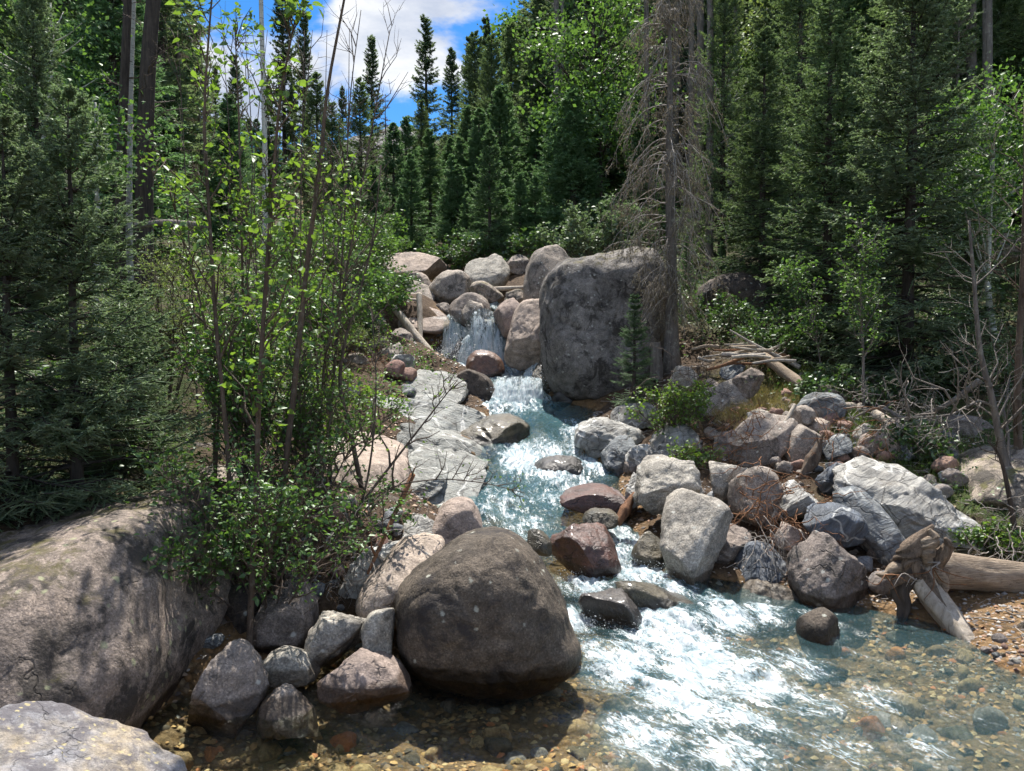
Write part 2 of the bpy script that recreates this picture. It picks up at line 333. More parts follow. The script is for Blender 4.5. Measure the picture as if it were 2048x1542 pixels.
def ground_mat():
    m, nt, out = newmat('forest_ground'); co = nd(nt, 'TexCoord').outputs['Object']
    bed = nd(nt, 'Attribute', attribute_name='bed').outputs['Fac']; green = nd(nt, 'Attribute', attribute_name='green').outputs['Fac']
    n1 = noise(nt, co, 2., 8, .65); n2 = noise(nt, co, 16, 8, .7); n3 = noise(nt, co, 90, 4, .7)
    soil = ramp(nt, n2.outputs[0], [(.3, (.03, .02, .013)), (.5, (.085, .056, .036)), (.7, (.15, .105, .07))])
    duff = ramp(nt, n2.outputs[0], [(.3, (.02, .017, .01)), (.5, (.065, .052, .028)), (.7, (.10, .10, .04))])
    moss = ramp(nt, n2.outputs[0], [(.3, (.02, .03, .01)), (.55, (.06, .09, .025)), (.75, (.12, .15, .05))])
    fl = mix(nt, ramp(nt, n1.outputs[0], [(.42, 0.), (.58, 1.)]), duff, moss)
    g = mix(nt, green, soil, fl)
    v = nd(nt, 'TexVoronoi', {'Vector': co, 'Scale': 22.}, feature='F1')
    hue = nd(nt, 'SeparateColor', {0: v.outputs['Color']}).outputs[0]
    peb = ramp(nt, hue, [(0., (.10, .07, .04)), (.3, (.30, .18, .08)), (.55, (.38, .22, .10)), (.8, (.22, .17, .12)), (1., (.42, .30, .17))])
    peb = mix(nt, .8, peb, ramp(nt, v.outputs['Distance'], [(.1, 1.1), (.6, .35)]), 'MULTIPLY')
    sand = mix(nt, ramp(nt, n1.outputs[0], [(.4, 0.), (.6, 1.)]), peb, (.27, .17, .085))
    g = mix(nt, bed, g, sand)
    g = mix(nt, .5, g, ramp(nt, n3.outputs[0], [(.3, .5), (.7, 1.4)]), 'MULTIPLY')
    b = nd(nt, 'Bump', {'Strength': .8, 'Distance': .05, 'Height': mth(nt, 'SUBTRACT', n2.outputs[0], mth(nt, 'MULTIPLY', v.outputs['Distance'], mth(nt, 'MULTIPLY', bed, .8)))})
    b2 = nd(nt, 'Bump', {'Strength': .7, 'Distance': .01, 'Height': n3.outputs[0], 'Normal': b})
    p = nd(nt, 'BsdfPrincipled', {'Base Color': g, 'Roughness': .9, 'Normal': b2, 'Specular IOR Level': .2})
    nt.links.new(p.outputs[0], out.inputs[0]); return m
M['ground'] = ground_mat()

def water_mat(name, fall=False):
    m, nt, out = newmat(name); co = nd(nt, 'TexCoord')
    foam = nd(nt, 'Attribute', attribute_name='foam').outputs['Fac']; deep = nd(nt, 'Attribute', attribute_name='deep').outputs['Fac']
    uv = co.outputs['UV']; ob = co.outputs['Object']
    if fall: s1, s2, s3 = (10, 1.6, 1), (34, 5, 1), (90, 22, 1)
    else: s1, s2, s3 = (3.2, 1.3, 1), (13, 6, 1), (46, 24, 1)
    a = noise(nt, nd(nt, 'Mapping', {0: uv, 'Scale': s1}), 1.5, 6, .62, .9)
    b = noise(nt, nd(nt, 'Mapping', {0: uv, 'Scale': s2}), 1.5, 6, .65, .7)
    cc = noise(nt, nd(nt, 'Mapping', {0: uv, 'Scale': s3}), 1.5, 4, .7, .4)
    n = mth(nt, 'ADD', mth(nt, 'MULTIPLY', a.outputs[0], .32), mth(nt, 'ADD', mth(nt, 'MULTIPLY', b.outputs[0], .36), mth(nt, 'MULTIPLY', cc.outputs[0], .32)))
    f0 = mth(nt, 'SUBTRACT', mth(nt, 'ADD', n, mth(nt, 'MULTIPLY', foam, .305)), .705)
    fm = ramp(nt, mth(nt, 'ADD', mth(nt, 'MULTIPLY', f0, 3.8), .5), [(.42, 0.), (.55, .35), (.78, 1.)])
    rip = mth(nt, 'ADD', mth(nt, 'MULTIPLY', foam, .42), .22 if not fall else .5, True)
    bump = nd(nt, 'Bump', {'Strength': rip, 'Distance': .035 if not fall else .05, 'Height': mth(nt, 'ADD', mth(nt, 'MULTIPLY', a.outputs[0], .9), mth(nt, 'MULTIPLY', b.outputs[0], .45))})
    bump2 = nd(nt, 'Bump', {'Strength': rip, 'Distance': .006, 'Height': cc.outputs[0], 'Normal': bump})
    fr = nd(nt, 'Fresnel', {'IOR': 1.33, 'Normal': bump2})
    tr = nd(nt, 'BsdfTransparent', {0: (.88, .935, .89)})
    aer = nd(nt, 'BsdfDiffuse', {0: (.09, .20, .225), 'Normal': bump2})
    clear = nd(nt, 'MixShader', {0: deep, 1: tr, 2: aer})
    gl = nd(nt, 'BsdfGlossy', {0: (1, 1, 1), 1: .06, 'Normal': bump2})
    wat = nd(nt, 'MixShader', {0: fr, 1: clear, 2: gl})
    fcol = mix(nt, ramp(nt, b.outputs[0], [(.35, 0.), (.62, 1.)]), (.30, .46, .53), (.68, .72, .75))
    fd = nd(nt, 'BsdfDiffuse', {0: fcol, 'Normal': bump2}); ft = nd(nt, 'BsdfTranslucent', {0: (.6, .7, .72)})
    fo = nd(nt, 'MixShader', {0: .3, 1: fd, 2: ft}); fo = nd(nt, 'MixShader', {0: .10, 1: fo, 2: nd(nt, 'BsdfGlossy', {0: (1, 1, 1), 1: .15, 'Normal': bump2})})
    s = nd(nt, 'MixShader', {0: fm, 1: wat, 2: fo})
    nt.links.new(s.outputs[0], out.inputs[0]); return m
M['water'] = water_mat('stream_water'); M['fall'] = water_mat('falling_water', True)
def drops_mat():
    m, nt, out = newmat('spray'); d = nd(nt, 'BsdfDiffuse', {0: (.9, .93, .95)}); t = nd(nt, 'BsdfTranslucent', {0: (.9, .93, .95)}); g = nd(nt, 'BsdfGlossy', {1: .1})
    s = nd(nt, 'MixShader', {0: .4, 1: d, 2: t}); s = nd(nt, 'MixShader', {0: .2, 1: s, 2: g}); nt.links.new(s.outputs[0], out.inputs[0]); return m
M['drops'] = drops_mat()
def peak_mat():
    m, nt, out = newmat('mountain_rock'); co = nd(nt, 'TexCoord').outputs['Object']
    n1 = noise(nt, co, .012, 9, .65, .5)
    cl = ramp(nt, n1.outputs[0], [(.35, (.15, .15, .16)), (.5, (.27, .25, .24)), (.6, (.34, .32, .30)), (.7, (.10, .13, .09))])
    b = nd(nt, 'Bump', {'Strength': 1., 'Distance': 20., 'Height': noise(nt, co, .03, 10, .7).outputs[0]})
    p = nd(nt, 'BsdfPrincipled', {'Base Color': cl, 'Roughness': .95, 'Normal': b}); nt.links.new(p.outputs[0], out.inputs[0]); return m
M['peak'] = peak_mat()

# ------------------------------------------------------------------ the stream's course: distance, water level, banks
CH = np.array([  # y, z, x left edge, x right edge
 (-30, -.9, -4, 8), (0, -.05, -2.6, 5.0), (3, -.02, -2.9, 4.4), (4.2, 0, -2.6, 3.7), (5, .01, -2.1, 3.5), (5.6, .03, -1.7, 3.5), (6.2, .05, -.8, 3.4),
 (6.8, .08, -.1, 2.7), (7.3, .106, .0, 1.7), (8.5, .255, -.5, 1.3), (9.3, .414, -1.1, 1.4), (10.3, .573, -1.15, 1.4), (11, .76, -.5, 1.25),
 (12.5, 1.025, -.55, 1.1), (13.5, 1.19, -.4, 1.5), (14.3, 1.40, -.6, .65), (15.5, 1.71, -.6, .6), (16.9, 1.98, -1.6, -.05), (17.25, 2.05, -1.6, -.1), (17.6, 2.85, -1.5, -.15),
 (18.2, 2.98, -1.5, -.2), (20, 3.43, -1.6, -.3), (24, 4.12, -5, -2.6), (27, 4.96, -6.3, -4.4), (35, 6.65, -9.5, -7.2), (60, 13.6, -16, -13.5), (120, 29, -35, -31), (260, 52, -80, -74), (700, 90, -220, -205)], float)
def chan(y): return [np.interp(y, CH[:, 0], CH[:, k]) for k in (1, 2, 3)]
ZB = np.array([(-30, -.9), (0, -.05), (4.2, 0), (6.8, .08), (7.3, .106), (8.5, .255), (9.3, .414), (11, .76), (13.5, 1.19), (15.5, 1.68), (17.5, 2.3), (20, 3.2), (24, 4.12), (27, 4.96), (35, 6.65), (60, 13.6), (120, 29), (260, 52), (700, 90)], float)
def H(x, y):
    """height of the ground"""
    x = np.asarray(x, float); y = np.asarray(y, float); x, y = np.broadcast_arrays(x, y)
    z, xl, xr = chan(y); xc, hw = (xl+xr)/2, (xr-xl)/2
    P = np.stack([x*.55, y*.55, 0*x], -1); n1 = fbm(P, 4); P2 = np.stack([x*2.6, y*2.6, 0*x+5], -1); n2 = fbm(P2, 3)
    s = np.abs(x-xc)/hw; dist = np.abs(x-xc)-hw
    depth = np.where(y > 16, .16, .34)-.06*sm(6.2, 5.2, y)*sm(1.6, .8, x)
    bedz = z-depth*(1-np.clip(s, 0, 1)**3)+.05*n2
    zb = np.interp(y, ZB[:, 0], ZB[:, 1]); zk = z+(zb-z)*sm(.3, 2.2, dist)
    near_r = sm(10.5, 6.8, y)*(x > xc)                        # low gravel bar on the log's side
    rt = (x > xc)*1.; k1 = (.34-.17*rt*sm(14, 11, y))*(1-near_r)+.06*near_r
    up = k1*2.5*(1-np.exp(-np.maximum(dist, 0)/2.5*1.4))/(1-math.exp(-1.4))*np.clip(1.15-.02*np.maximum(y-20, 0), .5, 1.15)
    up = up+.09*np.maximum(dist-2.5, 0)+.36*np.maximum(dist-11, 0)*sm(8, 40, y)*(1-.25*rt)+.2*np.maximum(dist-6, 0)*sm(60, 8, y)*(.3+.7*(x < xc))
    bank = zk+.015+up+(.16*n1*np.clip(dist/1.5, 0, 1)+.06*n2*np.clip(dist/.6, .15, 1))*(1-.6*near_r)+np.where(y > 60, 1.5*n1, 0)
    bank = bank-.30*sm(9., 10.5, y)*sm(16.2, 14.8, y)*(x < xc)*sm(.0, .8, dist)*sm(4.5, 3., dist)
    bank = bank+.2*np.exp(-((x-3.5)/1.2)**2-((y-11.2)/1.5)**2)
    w = sm(-.12, .12, dist)
    return bedz*(1-w)+bank*w
def axis(core, lo, hi, step, g=1.12):
    a = list(np.arange(core[0], core[1], step)); s = step
    while a[-1] < hi: s = min(s*g, 40); a.append(a[-1]+s)
    s = step
    while a[0] > lo: s = min(s*g, 40); a.insert(0, a[0]-s)
    return np.array(a)
def grid_faces(ny, nx):
    i = np.arange(ny*nx).reshape(ny, nx)
    return np.stack([i[:-1, :-1], i[:-1, 1:], i[1:, 1:], i[1:, :-1]], -1).reshape(-1, 4)
def build_ground():
    xs = axis((-5.5, 6.5), -500, 500, .075); ys = axis((3, 16), -30, 700, .075)
    X, Y = np.meshgrid(xs, ys); Z = H(X, Y)
    z, xl, xr = chan(Y); dist = np.abs(X-(xl+xr)/2)-(xr-xl)/2
    nb = fbm(np.stack([X*.8, Y*.8, 0*X+9], -1), 3)
    bar = sm(7.3, 6.3, Y)*(X > (xl+xr)/2)*sm(2.6, 1.6, dist)
    bed = np.maximum(sm(.35, -.05, dist+.2*nb), bar)
    green = sm(1.6, 3.6, dist+.8*nb)
    me = mesh('ground', np.stack([X, Y, Z], -1).reshape(-1, 3), grid_faces(*X.shape), M['ground'], {'bed': bed.ravel(), 'green': green.ravel()})
    tag(obj('ground', me), 'forest floor and gravelly banks of the mountain valley', None, kind='structure')
build_ground()

# ------------------------------------------------------------------ ray hits
_D = np.concatenate([np.arange(2.2, 20, .03), np.arange(20, 140, .25)])
def ray_hit(px, py, water=False):
    u = (px-1024)/FPX; v = (771-py)/FPX; t = _D/(math.cos(PITCH)-v*math.sin(PITCH))
    x = u*t; zr = CAM_H+t*(math.sin(PITCH)+v*math.cos(PITCH))
    zg = chan(_D)[0] if water else H(x, _D)
    k = np.argmax(zr < zg); return _D[k] if (zr < zg).any() else 40.
def ground_at(px, d):
    u = (px-1024)/FPX; x = u*d/math.cos(PITCH); return np.array([x, d, float(H(x, d))])

# ------------------------------------------------------------------ water
FOAM = [(1230,1115,70,1),(1275,1145,80,1),(1170,1165,60,.95),(1155,1240,45,.95),(1340,1265,120,1),(1250,1330,100,1),(1390,1310,130,1.),(1500,1360,120,.9),(1350,1400,120,.95),
 (1450,1235,70,.95),(1530,1222,60,.8),(1620,1230,45,.6),(1290,1480,110,.85),(1610,1410,100,.7),(1450,1500,150,.75),(1690,1500,100,.65),(1800,1470,90,.5),(1130,950,70,.7),(1090,925,80,.75),(1040,912,50,.95),(1165,890,45,.85),
 (1190,925,45,.8),(1150,862,40,.7),(1040,765,55,1.1),(1080,760,40,1.1),(985,800,50,.8),(1035,797,45,.8),(950,722,60,1.1),(1050,722,50,1.1),(895,722,40,1),(1000,1010,90,.55),(1060,1055,60,.6),(960,990,60,.35),(1290,1088,40,.9),
 (1200,1050,50,.7),(1240,1075,40,.8),(1130,1095,30,.8),(1420,1205,50,.9),(1360,1180,50,.9),(1700,1310,60,.5),(1550,1460,100,.6),(1250,1230,60,.8),(1200,1300,60,.8),(1100,990,60,.6),(1190,990,60,.45),(1600,1330,80,.75),(1750,1400,80,.65),(1850,1500,90,.65),(1650,1260,60,.7),(1480,1420,110,.9),(1380,1350,90,1.),(730,545,25,1),(980,608,20,.9)]
def foam_field(x, y):
    f = np.zeros_like(x)
    for px, py, r, a in FOAM:
        d = ray_hit(px, py, True); p = W(px, py, d); rr = r/FPX*d; ry = max(rr*1.5*max(1, d/6.5), .15)
        a = a+(.15 if d > 8 else 0); f = np.maximum(f, a*np.exp(-(((x-p[0])/rr)**2+((y-d)/ry)**2)*.8))
    return f
XF = np.array([(-30, 8), (2, 4.2), (3, 3.6), (4, 2.9), (5, 2.1), (6, 1.45), (7, .95), (8, .75), (9.3, .4), (11, .45), (13.5, .5), (15, .2), (17, -.7), (20, -.9), (35, -8), (60, -15)], float)
def build_water():
    ys = np.concatenate([np.linspace(-30, 2.6, 20), np.arange(2.7, 9.5, .024), np.arange(9.5, 18.4, .034), np.linspace(18.5, 36, 70)])
    t = np.linspace(-1.12, 1.12, 190); Y, T = np.meshgrid(ys, t, indexing='ij')
    z, xl, xr = chan(Y); X = (xl+xr)/2+T*(xr-xl)/2
    f = foam_field(X, Y); U = X-np.interp(Y, XF[:, 0], XF[:, 1]); S = Y
    steep = np.interp(Y, CH[:, 0], np.gradient(CH[:, 1], CH[:, 0]))
    A = .010+.072*np.clip(f, 0, 1)**1.2
    Z = z+A*(fbm(np.stack([U*3.2, S*1.9, 0*U], -1), 4, .6))+.5*A*np.abs(fbm(np.stack([U*9, S*5, 0*U+4], -1), 3))
    Z += (.11*np.clip(f, 0, 1)+.012)*pn(np.stack([U*1.1, S*1.5, 0*U+8], -1))*sm(3, 6.5, Y)
    Z -= .06*sm(.9, 1.1, np.abs(T))
    deep = np.clip(.05+.28*sm(.1, .8, f)+.2*sm(7, 9, Y)*sm(.8, .3, np.abs(T))+.3*np.exp(-((X-.95)**2/.25+(Y-13.1)**2/.6)), 0, .75)
    rsh = sm(.5, 1.4, X+.25*(Y-4.5))*sm(7.5, 6.5, Y); deep = np.maximum(deep, (.17*rsh))
    deep *= 1-.92*sm(7.2, 5.4, Y+.35*X)*sm(.5, .1, f)*(1-rsh); f = np.maximum(f, rsh*(.38+.25*pn(np.stack([U*1.3, S*.8, 0*U+2], -1)))*sm(1.02, .8, np.abs(T)))
    me = mesh('stream', np.stack([X, Y, Z], -1).reshape(-1, 3), grid_faces(*X.shape), M['water'], {'foam': f.ravel(), 'deep': deep.ravel()}, uv=np.stack([U, S], -1).reshape(-1, 2))
    tag(obj('stream_water', me), 'clear turquoise mountain stream breaking white between the boulders', None, kind='structure')
build_water()

def build_mountain():
    xs = np.linspace(-2200, 1500, 170); ys = np.linspace(1500, 3400, 90); X, Y = np.meshgrid(xs, ys)
    pk = W(800, 222, 2400)
    Z = 150+(pk[2]-150)*np.exp(-(np.abs((X-pk[0])/620)**1.25+np.abs((Y-2400)/600)**1.3))
    r = 1-np.abs(fbm(np.stack([X/420, Y/420, 0*X], -1), 6)); Z = Z+130*(r-1)*np.clip((Z-150)/300, .1, 1)+25*fbm(np.stack([X/90, Y/90, 0*X+3], -1), 4)
    Z += 250*np.exp(-((X+1600)/700)**2)
    me = mesh('mountain', np.stack([X, Y, Z], -1).reshape(-1, 3), grid_faces(*X.shape), M['peak'])
    tag(obj('mountain', me), 'bare grey rocky peak far up the valley', None, kind='structure')
build_mountain()

# ------------------------------------------------------------------ boulders: an outline, a distance and a real depth
def rock_shape(o, D, ex, lean, amp, facets, seed, nth=84, nph=46, strata=0.):
    """o: closed outline (K,2) in metres (x across, z up)"""
    rg = np.random.default_rng(seed)
    K = len(o); p = np.vstack([o[-1:], o, o[:2]]); q = []
    for i in range(K):
        a, b, c_, d_ = p[i], p[i+1], p[i+2], p[(i+3) % len(p)] if i+3 < len(p) else o[(i+2) % K]
        for f in np.linspace(0, 1, 8, endpoint=False): q.append(.5*(2*b+(c_-a)*f+(2*a-5*b+4*c_-d_)*f**2+(3*b-a-3*c_+d_)*f**3))
    q = np.array(q); cen = (o.min(0)+o.max(0))/2; r_ = np.linalg.norm(q-cen, axis=1); an = np.arctan2(q[:, 1]-cen[1], q[:, 0]-cen[0])
    k = np.argsort(an); an, r_ = an[k], r_[k]
    th = np.linspace(-math.pi, math.pi, nth, endpoint=False)
    r = np.interp(th, an, r_, period=2*math.pi)
    ph = np.linspace(-math.pi/2, math.pi/2, nph); ph = ph+.12*np.sin(2*ph)*-1
    rho = np.cos(ph)**ex; yy = np.sign(np.sin(ph))*np.abs(np.sin(ph))**ex*D
    Xx = r[None]*np.cos(th)[None]*rho[:, None]; Zz = r[None]*np.sin(th)[None]*rho[:, None]; Yy = np.broadcast_to(yy[:, None], Xx.shape)
    V = np.stack([Xx, Yy, Zz], -1).reshape(-1, 3)
    S = (o.max(0)-o.min(0)).max()/2
    for _ in range(int(facets*1.6+.5)):
        n = unit(rg.normal(size=3)*np.array([.8, 1.1, .9])); dd = V@n; h = dd.max()*rg.uniform(.56, .86)
        V = V-n*(np.maximum(dd-h, 0)*.93)[:, None]
    sc = np.array([1/S, 1/max(D, .01), 1/S]); nr = unit(V*sc)
    off = rg.uniform(0, 50, 3)
    rid = np.maximum(0, .12-np.abs(fbm(V/S*1.6+off+9, 3)))/.12
    V = V+nr*((amp*S)*(fbm(V/S*1.3+off, 3)+.4*fbm(V/S*4.5+off, 4, .6)-.35*rid))[:, None]
    if strata:
        bn = unit(np.array([.25, -.35, 1.])); hh = V@bn+.06*S*fbm(V/S*2+off, 3); step = .16*S
        V = V+unit(nr*np.array([1, 1, .2]))*(strata*S*(np.abs((hh/step) % 1-.5)*2-.5)*(.4+pn(V/S*3+off)))[:, None]
    V[:, 1] += lean*V[:, 2]
    i = np.arange(nph*nth).reshape(nph, nth); a = i[:-1]; b = np.roll(a, -1, 1); d_ = i[1:]; c_ = np.roll(d_, -1, 1)
    return V, np.stack([a, b, c_, d_], -1).reshape(-1, 4), cen
ROCKS_AT = []
def rock(name, label, px, d, mat, depth=.8, ex=.75, lean=.15, amp=.10, facets=5, seed=None, cat=None, group=None, hi=False, strata=0., z0=None):
    o = np.array(px, float); seed = seed if seed is not None else int(o.sum()) % 9973
    if d is None: d = ray_hit(o[:, 0].mean(), o[:, 1].max()-4)+.15
    m = np.array([W(x, y, d) for x, y in o]); oo = m[:, [0, 2]]
    S = (oo.max(0)-oo.min(0)); D = depth*S.mean()/2*1.15
    n = (116, 64) if hi else (68, 36) if S.mean() > .35 else (48, 26)
    V, F, cen = rock_shape(oo-0, D, ex, lean, amp, facets, seed, *n, strata=strata)
    loc = np.array([cen[0], d, cen[1]]); base = V[:, 2].min(); V[:, 2] -= base; loc[2] += base
    wv = V+loc; zc, xl, xr = chan(wv[:, 1]); dd = np.maximum(xl-wv[:, 0], wv[:, 0]-xr)
    wet = sm(.16, .03, wv[:, 2]-zc)*sm(.9, .4, dd)
    ob = obj(name, mesh(name, V, F, M[mat], {'wetline': wet}), None, loc)
    tag(ob, label, cat or ('boulder' if 'boulder' in name else 'rock'), group); ROCKS_AT.append((loc, S)); return ob
B = 'boulder'; K_ = 'rock'
# --- foreground, water's edge
rock(B, 'mottled yellow and violet-grey boulder top jutting into the frame corner', [(-330,1660),(-200,1525),(-90,1475),(0,1485),(90,1502),(170,1528),(255,1575),(330,1660),(370,1840),(300,2150),(-250,2200),(-350,1900)], 2.75, 'conglom', .9, .6, .0, .05, 3, hi=True)
rock(B, 'huge rounded pinkish boulder dappled by leaf shade at the pool, below the spruces', [(-330,1220),(-200,1140),(-40,1085),(110,1050),(230,1025),(315,1030),(365,1095),(400,1180),(425,1250),(405,1340),(375,1405),(300,1450),(200,1478),(60,1468),(-120,1450),(-300,1380)], 5.25, 'granite_moss', 1.35, .8, .5, .06, 0, hi=True)
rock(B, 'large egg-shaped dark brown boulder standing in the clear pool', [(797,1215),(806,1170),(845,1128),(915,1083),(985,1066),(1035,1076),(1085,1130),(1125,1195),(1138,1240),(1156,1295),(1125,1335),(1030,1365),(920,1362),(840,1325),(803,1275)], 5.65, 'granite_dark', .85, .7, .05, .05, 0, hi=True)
rock(K_, 'grey pointed rock with striped twig shadows beside the huge pink boulder', [(395,1335),(440,1300),(478,1297),(508,1340),(530,1388),(505,1430),(470,1460),(400,1468),(383,1440)], 4.8, 'granite', .9, .7, .2, .08, 6)
rock(K_, 'pale rounded stone in dappled light under the leaning saplings', [(513,1338),(540,1308),(590,1299),(622,1320),(637,1352),(600,1380),(550,1386),(518,1365)], 5.2, 'granite_pale', 1., .85, .2, .07, 4)
rock(K_, 'low triangular wet grey rock at the pool edge', [(510,1430),(560,1380),(602,1398),(632,1440),(625,1490),(515,1490)], 4.75, 'granite', .9, .75, .3, .1, 6)
rock(K_, 'low reddish-brown rock sloping into the still pool', [(636,1352),(660,1325),(710,1312),(762,1321),(806,1350),(818,1395),(720,1412),(638,1395)], 5.05, 'granite_pink', .9, .8, .3, .08, 3)
rock(K_, 'small upright flat-topped pale stone wedged against the egg-shaped boulder', [(727,1250),(745,1221),(775,1214),(797,1225),(792,1290),(772,1335),(740,1322),(730,1280)], 5.3, 'granite_pale', .9, .6, .1, .06, 5)
rock(K_, 'white-flecked angular rock between upright stone and sapling stems', [(613,1290),(640,1230),(680,1208),(725,1213),(740,1240),(718,1290),(670,1325),(626,1320)], 5.45, 'granite_pale', .9, .7, .2, .1, 7)
rock(K_, 'rounded pinkish rock striped by twig shadows behind the sapling stems', [(515,1240),(540,1188),(590,1163),(622,1188),(630,1250),(605,1300),(550,1325),(512,1305)], 5.7, 'granite', .9, .8, .2, .07, 3)
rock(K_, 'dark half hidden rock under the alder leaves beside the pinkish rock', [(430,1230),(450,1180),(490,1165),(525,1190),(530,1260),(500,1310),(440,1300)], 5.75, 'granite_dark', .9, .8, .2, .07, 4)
rock(B, 'tilted pale pink boulder leaning on the egg-shaped boulder', [(722,1215),(735,1150),(780,1098),(830,1082),(882,1095),(875,1140),(850,1180),(800,1225),(760,1232)], 6.0, 'granite_pink', 1.1, .75, .45, .07, 4)
rock(K_, 'cracked grey-white rock behind the tilted pink boulder', [(685,1190),(705,1130),(760,1078),(805,1072),(805,1110),(750,1160),(730,1210)], 6.3, 'schist_pale', 1., .6, .4, .12, 8)
rock(K_, 'pale grey lumpy rock touching the reddish domed rock', [(786,1065),(812,1035),(850,1036),(888,1070),(897,1100),(830,1110),(795,1092)], 6.9, 'schist_pale', 1., .7, .35, .12, 6)
rock(K_, 'smooth reddish domed rock at the stream edge behind the egg-shaped boulder', [(853,1055),(885,1013),(915,1001),(947,1007),(965,1050),(955,1085),(900,1100),(868,1085)], 7.15, 'granite_pink', 1.1, .75, .45, .06, 4)
rock(B, 'broad smooth pink-grey whaleback boulder beside the pale bedrock', [(580,970),(620,900),(700,866),(760,866),(812,908),(844,960),(838,1005),(780,1022),(700,1025),(600,1012)], 9.0, 'granite_pink', 1.5, .8, 1.0, .06, 2, hi=True)
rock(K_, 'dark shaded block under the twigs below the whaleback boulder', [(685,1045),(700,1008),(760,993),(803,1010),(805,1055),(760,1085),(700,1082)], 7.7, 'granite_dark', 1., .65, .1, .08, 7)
rock(K_, 'grey shaded rock under the alder twigs beside the cracked rock', [(600,1160),(620,1100),(670,1080),(710,1100),(705,1160),(660,1195)], 6.7, 'granite', 1., .7, .2, .08, 6)
rock(K_, 'pale rock in sun between spruce skirts and alder', [(340,1010),(365,955),(420,935),(480,950),(490,1010),(420,1030)], 7.2, 'granite', 1.2, .75, .5, .08, 5)
rock(K_, 'dark-faced boulder under the willow leaves behind the spruce skirts', [(355,925),(382,884),(420,876),(458,900),(466,955),(400,965)], 8.4, 'granite', 1., .8, .2, .07, 4)
# --- in the stream
rock(K_, 'wet rust-red wedge boulder splitting the rapids', [(1098,1088),(1130,1053),(1172,1041),(1207,1053),(1236,1115),(1230,1145),(1180,1150),(1110,1130)], 7.55, 'wet_red', 1., .7, .25, .08, 5)
rock(K_, 'black wet rock with water sheeting off it below the rapids', [(1160,1195),(1205,1176),(1255,1190),(1284,1245),(1278,1280),(1215,1285),(1180,1245)], 6.3, 'wet_dark', 1., .7, .2, .1, 7)
rock(K_, 'long low brown mossy rock awash in the white water', [(1228,1168),(1255,1155),(1302,1173),(1352,1193),(1408,1208),(1420,1235),(1330,1248),(1262,1225)], 6.6, 'wet_moss', .7, .8, .2, .08, 4)
rock(K_, 'small round grey-green stone alone in the shallow riffle', [(1594,1265),(1608,1232),(1640,1216),(1670,1230),(1684,1268),(1676,1305),(1610,1305)], 6.0, 'granite_dark', 1., .85, .1, .06, 3)
rock(K_, 'dark drowned rock humping the water below the schist ledge', [(1066,940),(1085,919),(1125,912),(1160,922),(1172,945),(1120,960)], 10.6, 'wet_dark', 1.2, .85, .3, .06, 2)
rock(K_, 'flat rust-red drowned slab in the pool above the wedge boulder', [(1110,1000),(1150,982),(1200,975),(1250,985),(1262,1008),(1180,1018)], 9.0, 'wet_red', 1.6, .8, .8, .05, 4)
rock(K_, 'mossy drowned rock beside the twin-topped slanted boulder', [(1262,1105),(1280,1072),(1305,1065),(1325,1090),(1322,1130),(1280,1135)], 7.6, 'wet_moss', 1., .8, .2, .08, 4)
rock(K_, 'brown wet ledge where the water thins over bedrock', [(885,888),(940,850),(1010,833),(1066,858),(1060,895),(980,915),(915,908)], 12.0, 'wet_moss', 1.5, .7, 1., .08, 5, strata=.1)
rock(K_, 'small greenish drowned rock above the wedge boulder', [(1165,1040),(1180,1022),(1210,1018),(1235,1030),(1230,1050),(1190,1055)], 8.3, 'wet_moss', 1.2, .8, .4, .06, 3)
rock(K_, 'half drowned brown stone at the foot of the egg-shaped boulder', [(1100,1080),(1075,1060),(1050,1068),(1060,1100),(1100,1110)], 7.2, 'wet_moss', 1., .8, .2, .06, 3)
# --- log-side bank, near rows
rock(B, 'twin-topped slanted pale granite boulder dipping into the rapids', [(1304,1135),(1320,1080),(1350,1010),(1385,989),(1412,996),(1445,1000),(1467,1026),(1452,1070),(1418,1130),(1395,1175),(1335,1182)], 7.35, 'granite_pale', 1.0, .65, .5, .05, 5, hi=True)
rock(K_, 'shaded grey wedge tucked behind the slanted twin-topped boulder', [(1405,1140),(1450,1058),(1482,1043),(1502,1085),(1490,1140),(1440,1170)], 7.65, 'granite', 1., .7, .1, .08, 6)
rock(K_, 'blue-grey striped schist block above the low pale water-edge rock', [(1478,1138),(1500,1098),(1542,1093),(1577,1130),(1592,1195),(1540,1195),(1488,1175)], 7.2, 'schist_blue', 1., .55, .35, .08, 8, strata=.05)
rock(K_, 'low pale rock at the water edge below the blue-grey block', [(1466,1182),(1490,1164),(1542,1169),(1592,1184),(1606,1215),(1540,1222),(1476,1205)], 6.85, 'granite_pale', .9, .75, .4, .1, 6)
rock(B, 'rounded triangular pinkish-grey boulder beside the root log', [(1582,1155),(1594,1090),(1620,1063),(1650,1063),(1702,1105),(1727,1150),(1724,1195),(1690,1228),(1620,1220),(1588,1190)], 6.8, 'granite', .95, .75, .25, .08, 4, hi=True)
rock(K_, 'smooth dark blue-grey rock balanced behind the rounded triangular boulder', [(1607,1042),(1630,1014),(1670,1008),(1712,1024),(1728,1050),(1718,1084),(1660,1088),(1618,1064)], 7.35, 'schist_blue', 1., .75, .2, .06, 4)
rock(B, 'massive pale folded-schist boulder behind the root log', [(1655,1015),(1690,958),(1750,933),(1820,938),(1872,980),(1912,1030),(1940,1080),(1905,1120),(1820,1125),(1760,1118),(1695,1070)], 8.0, 'schist_pale', 1.1, .6, .7, .11, 8, hi=True, strata=.05)
rock(K_, 'blue-grey rock laced with white veins beside the massive schist boulder', [(1664,1003),(1710,973),(1750,1000),(1782,1060),(1802,1130),(1760,1150),(1715,1085)], 7.55, 'schist_grey', .9, .6, .5, .07, 6)
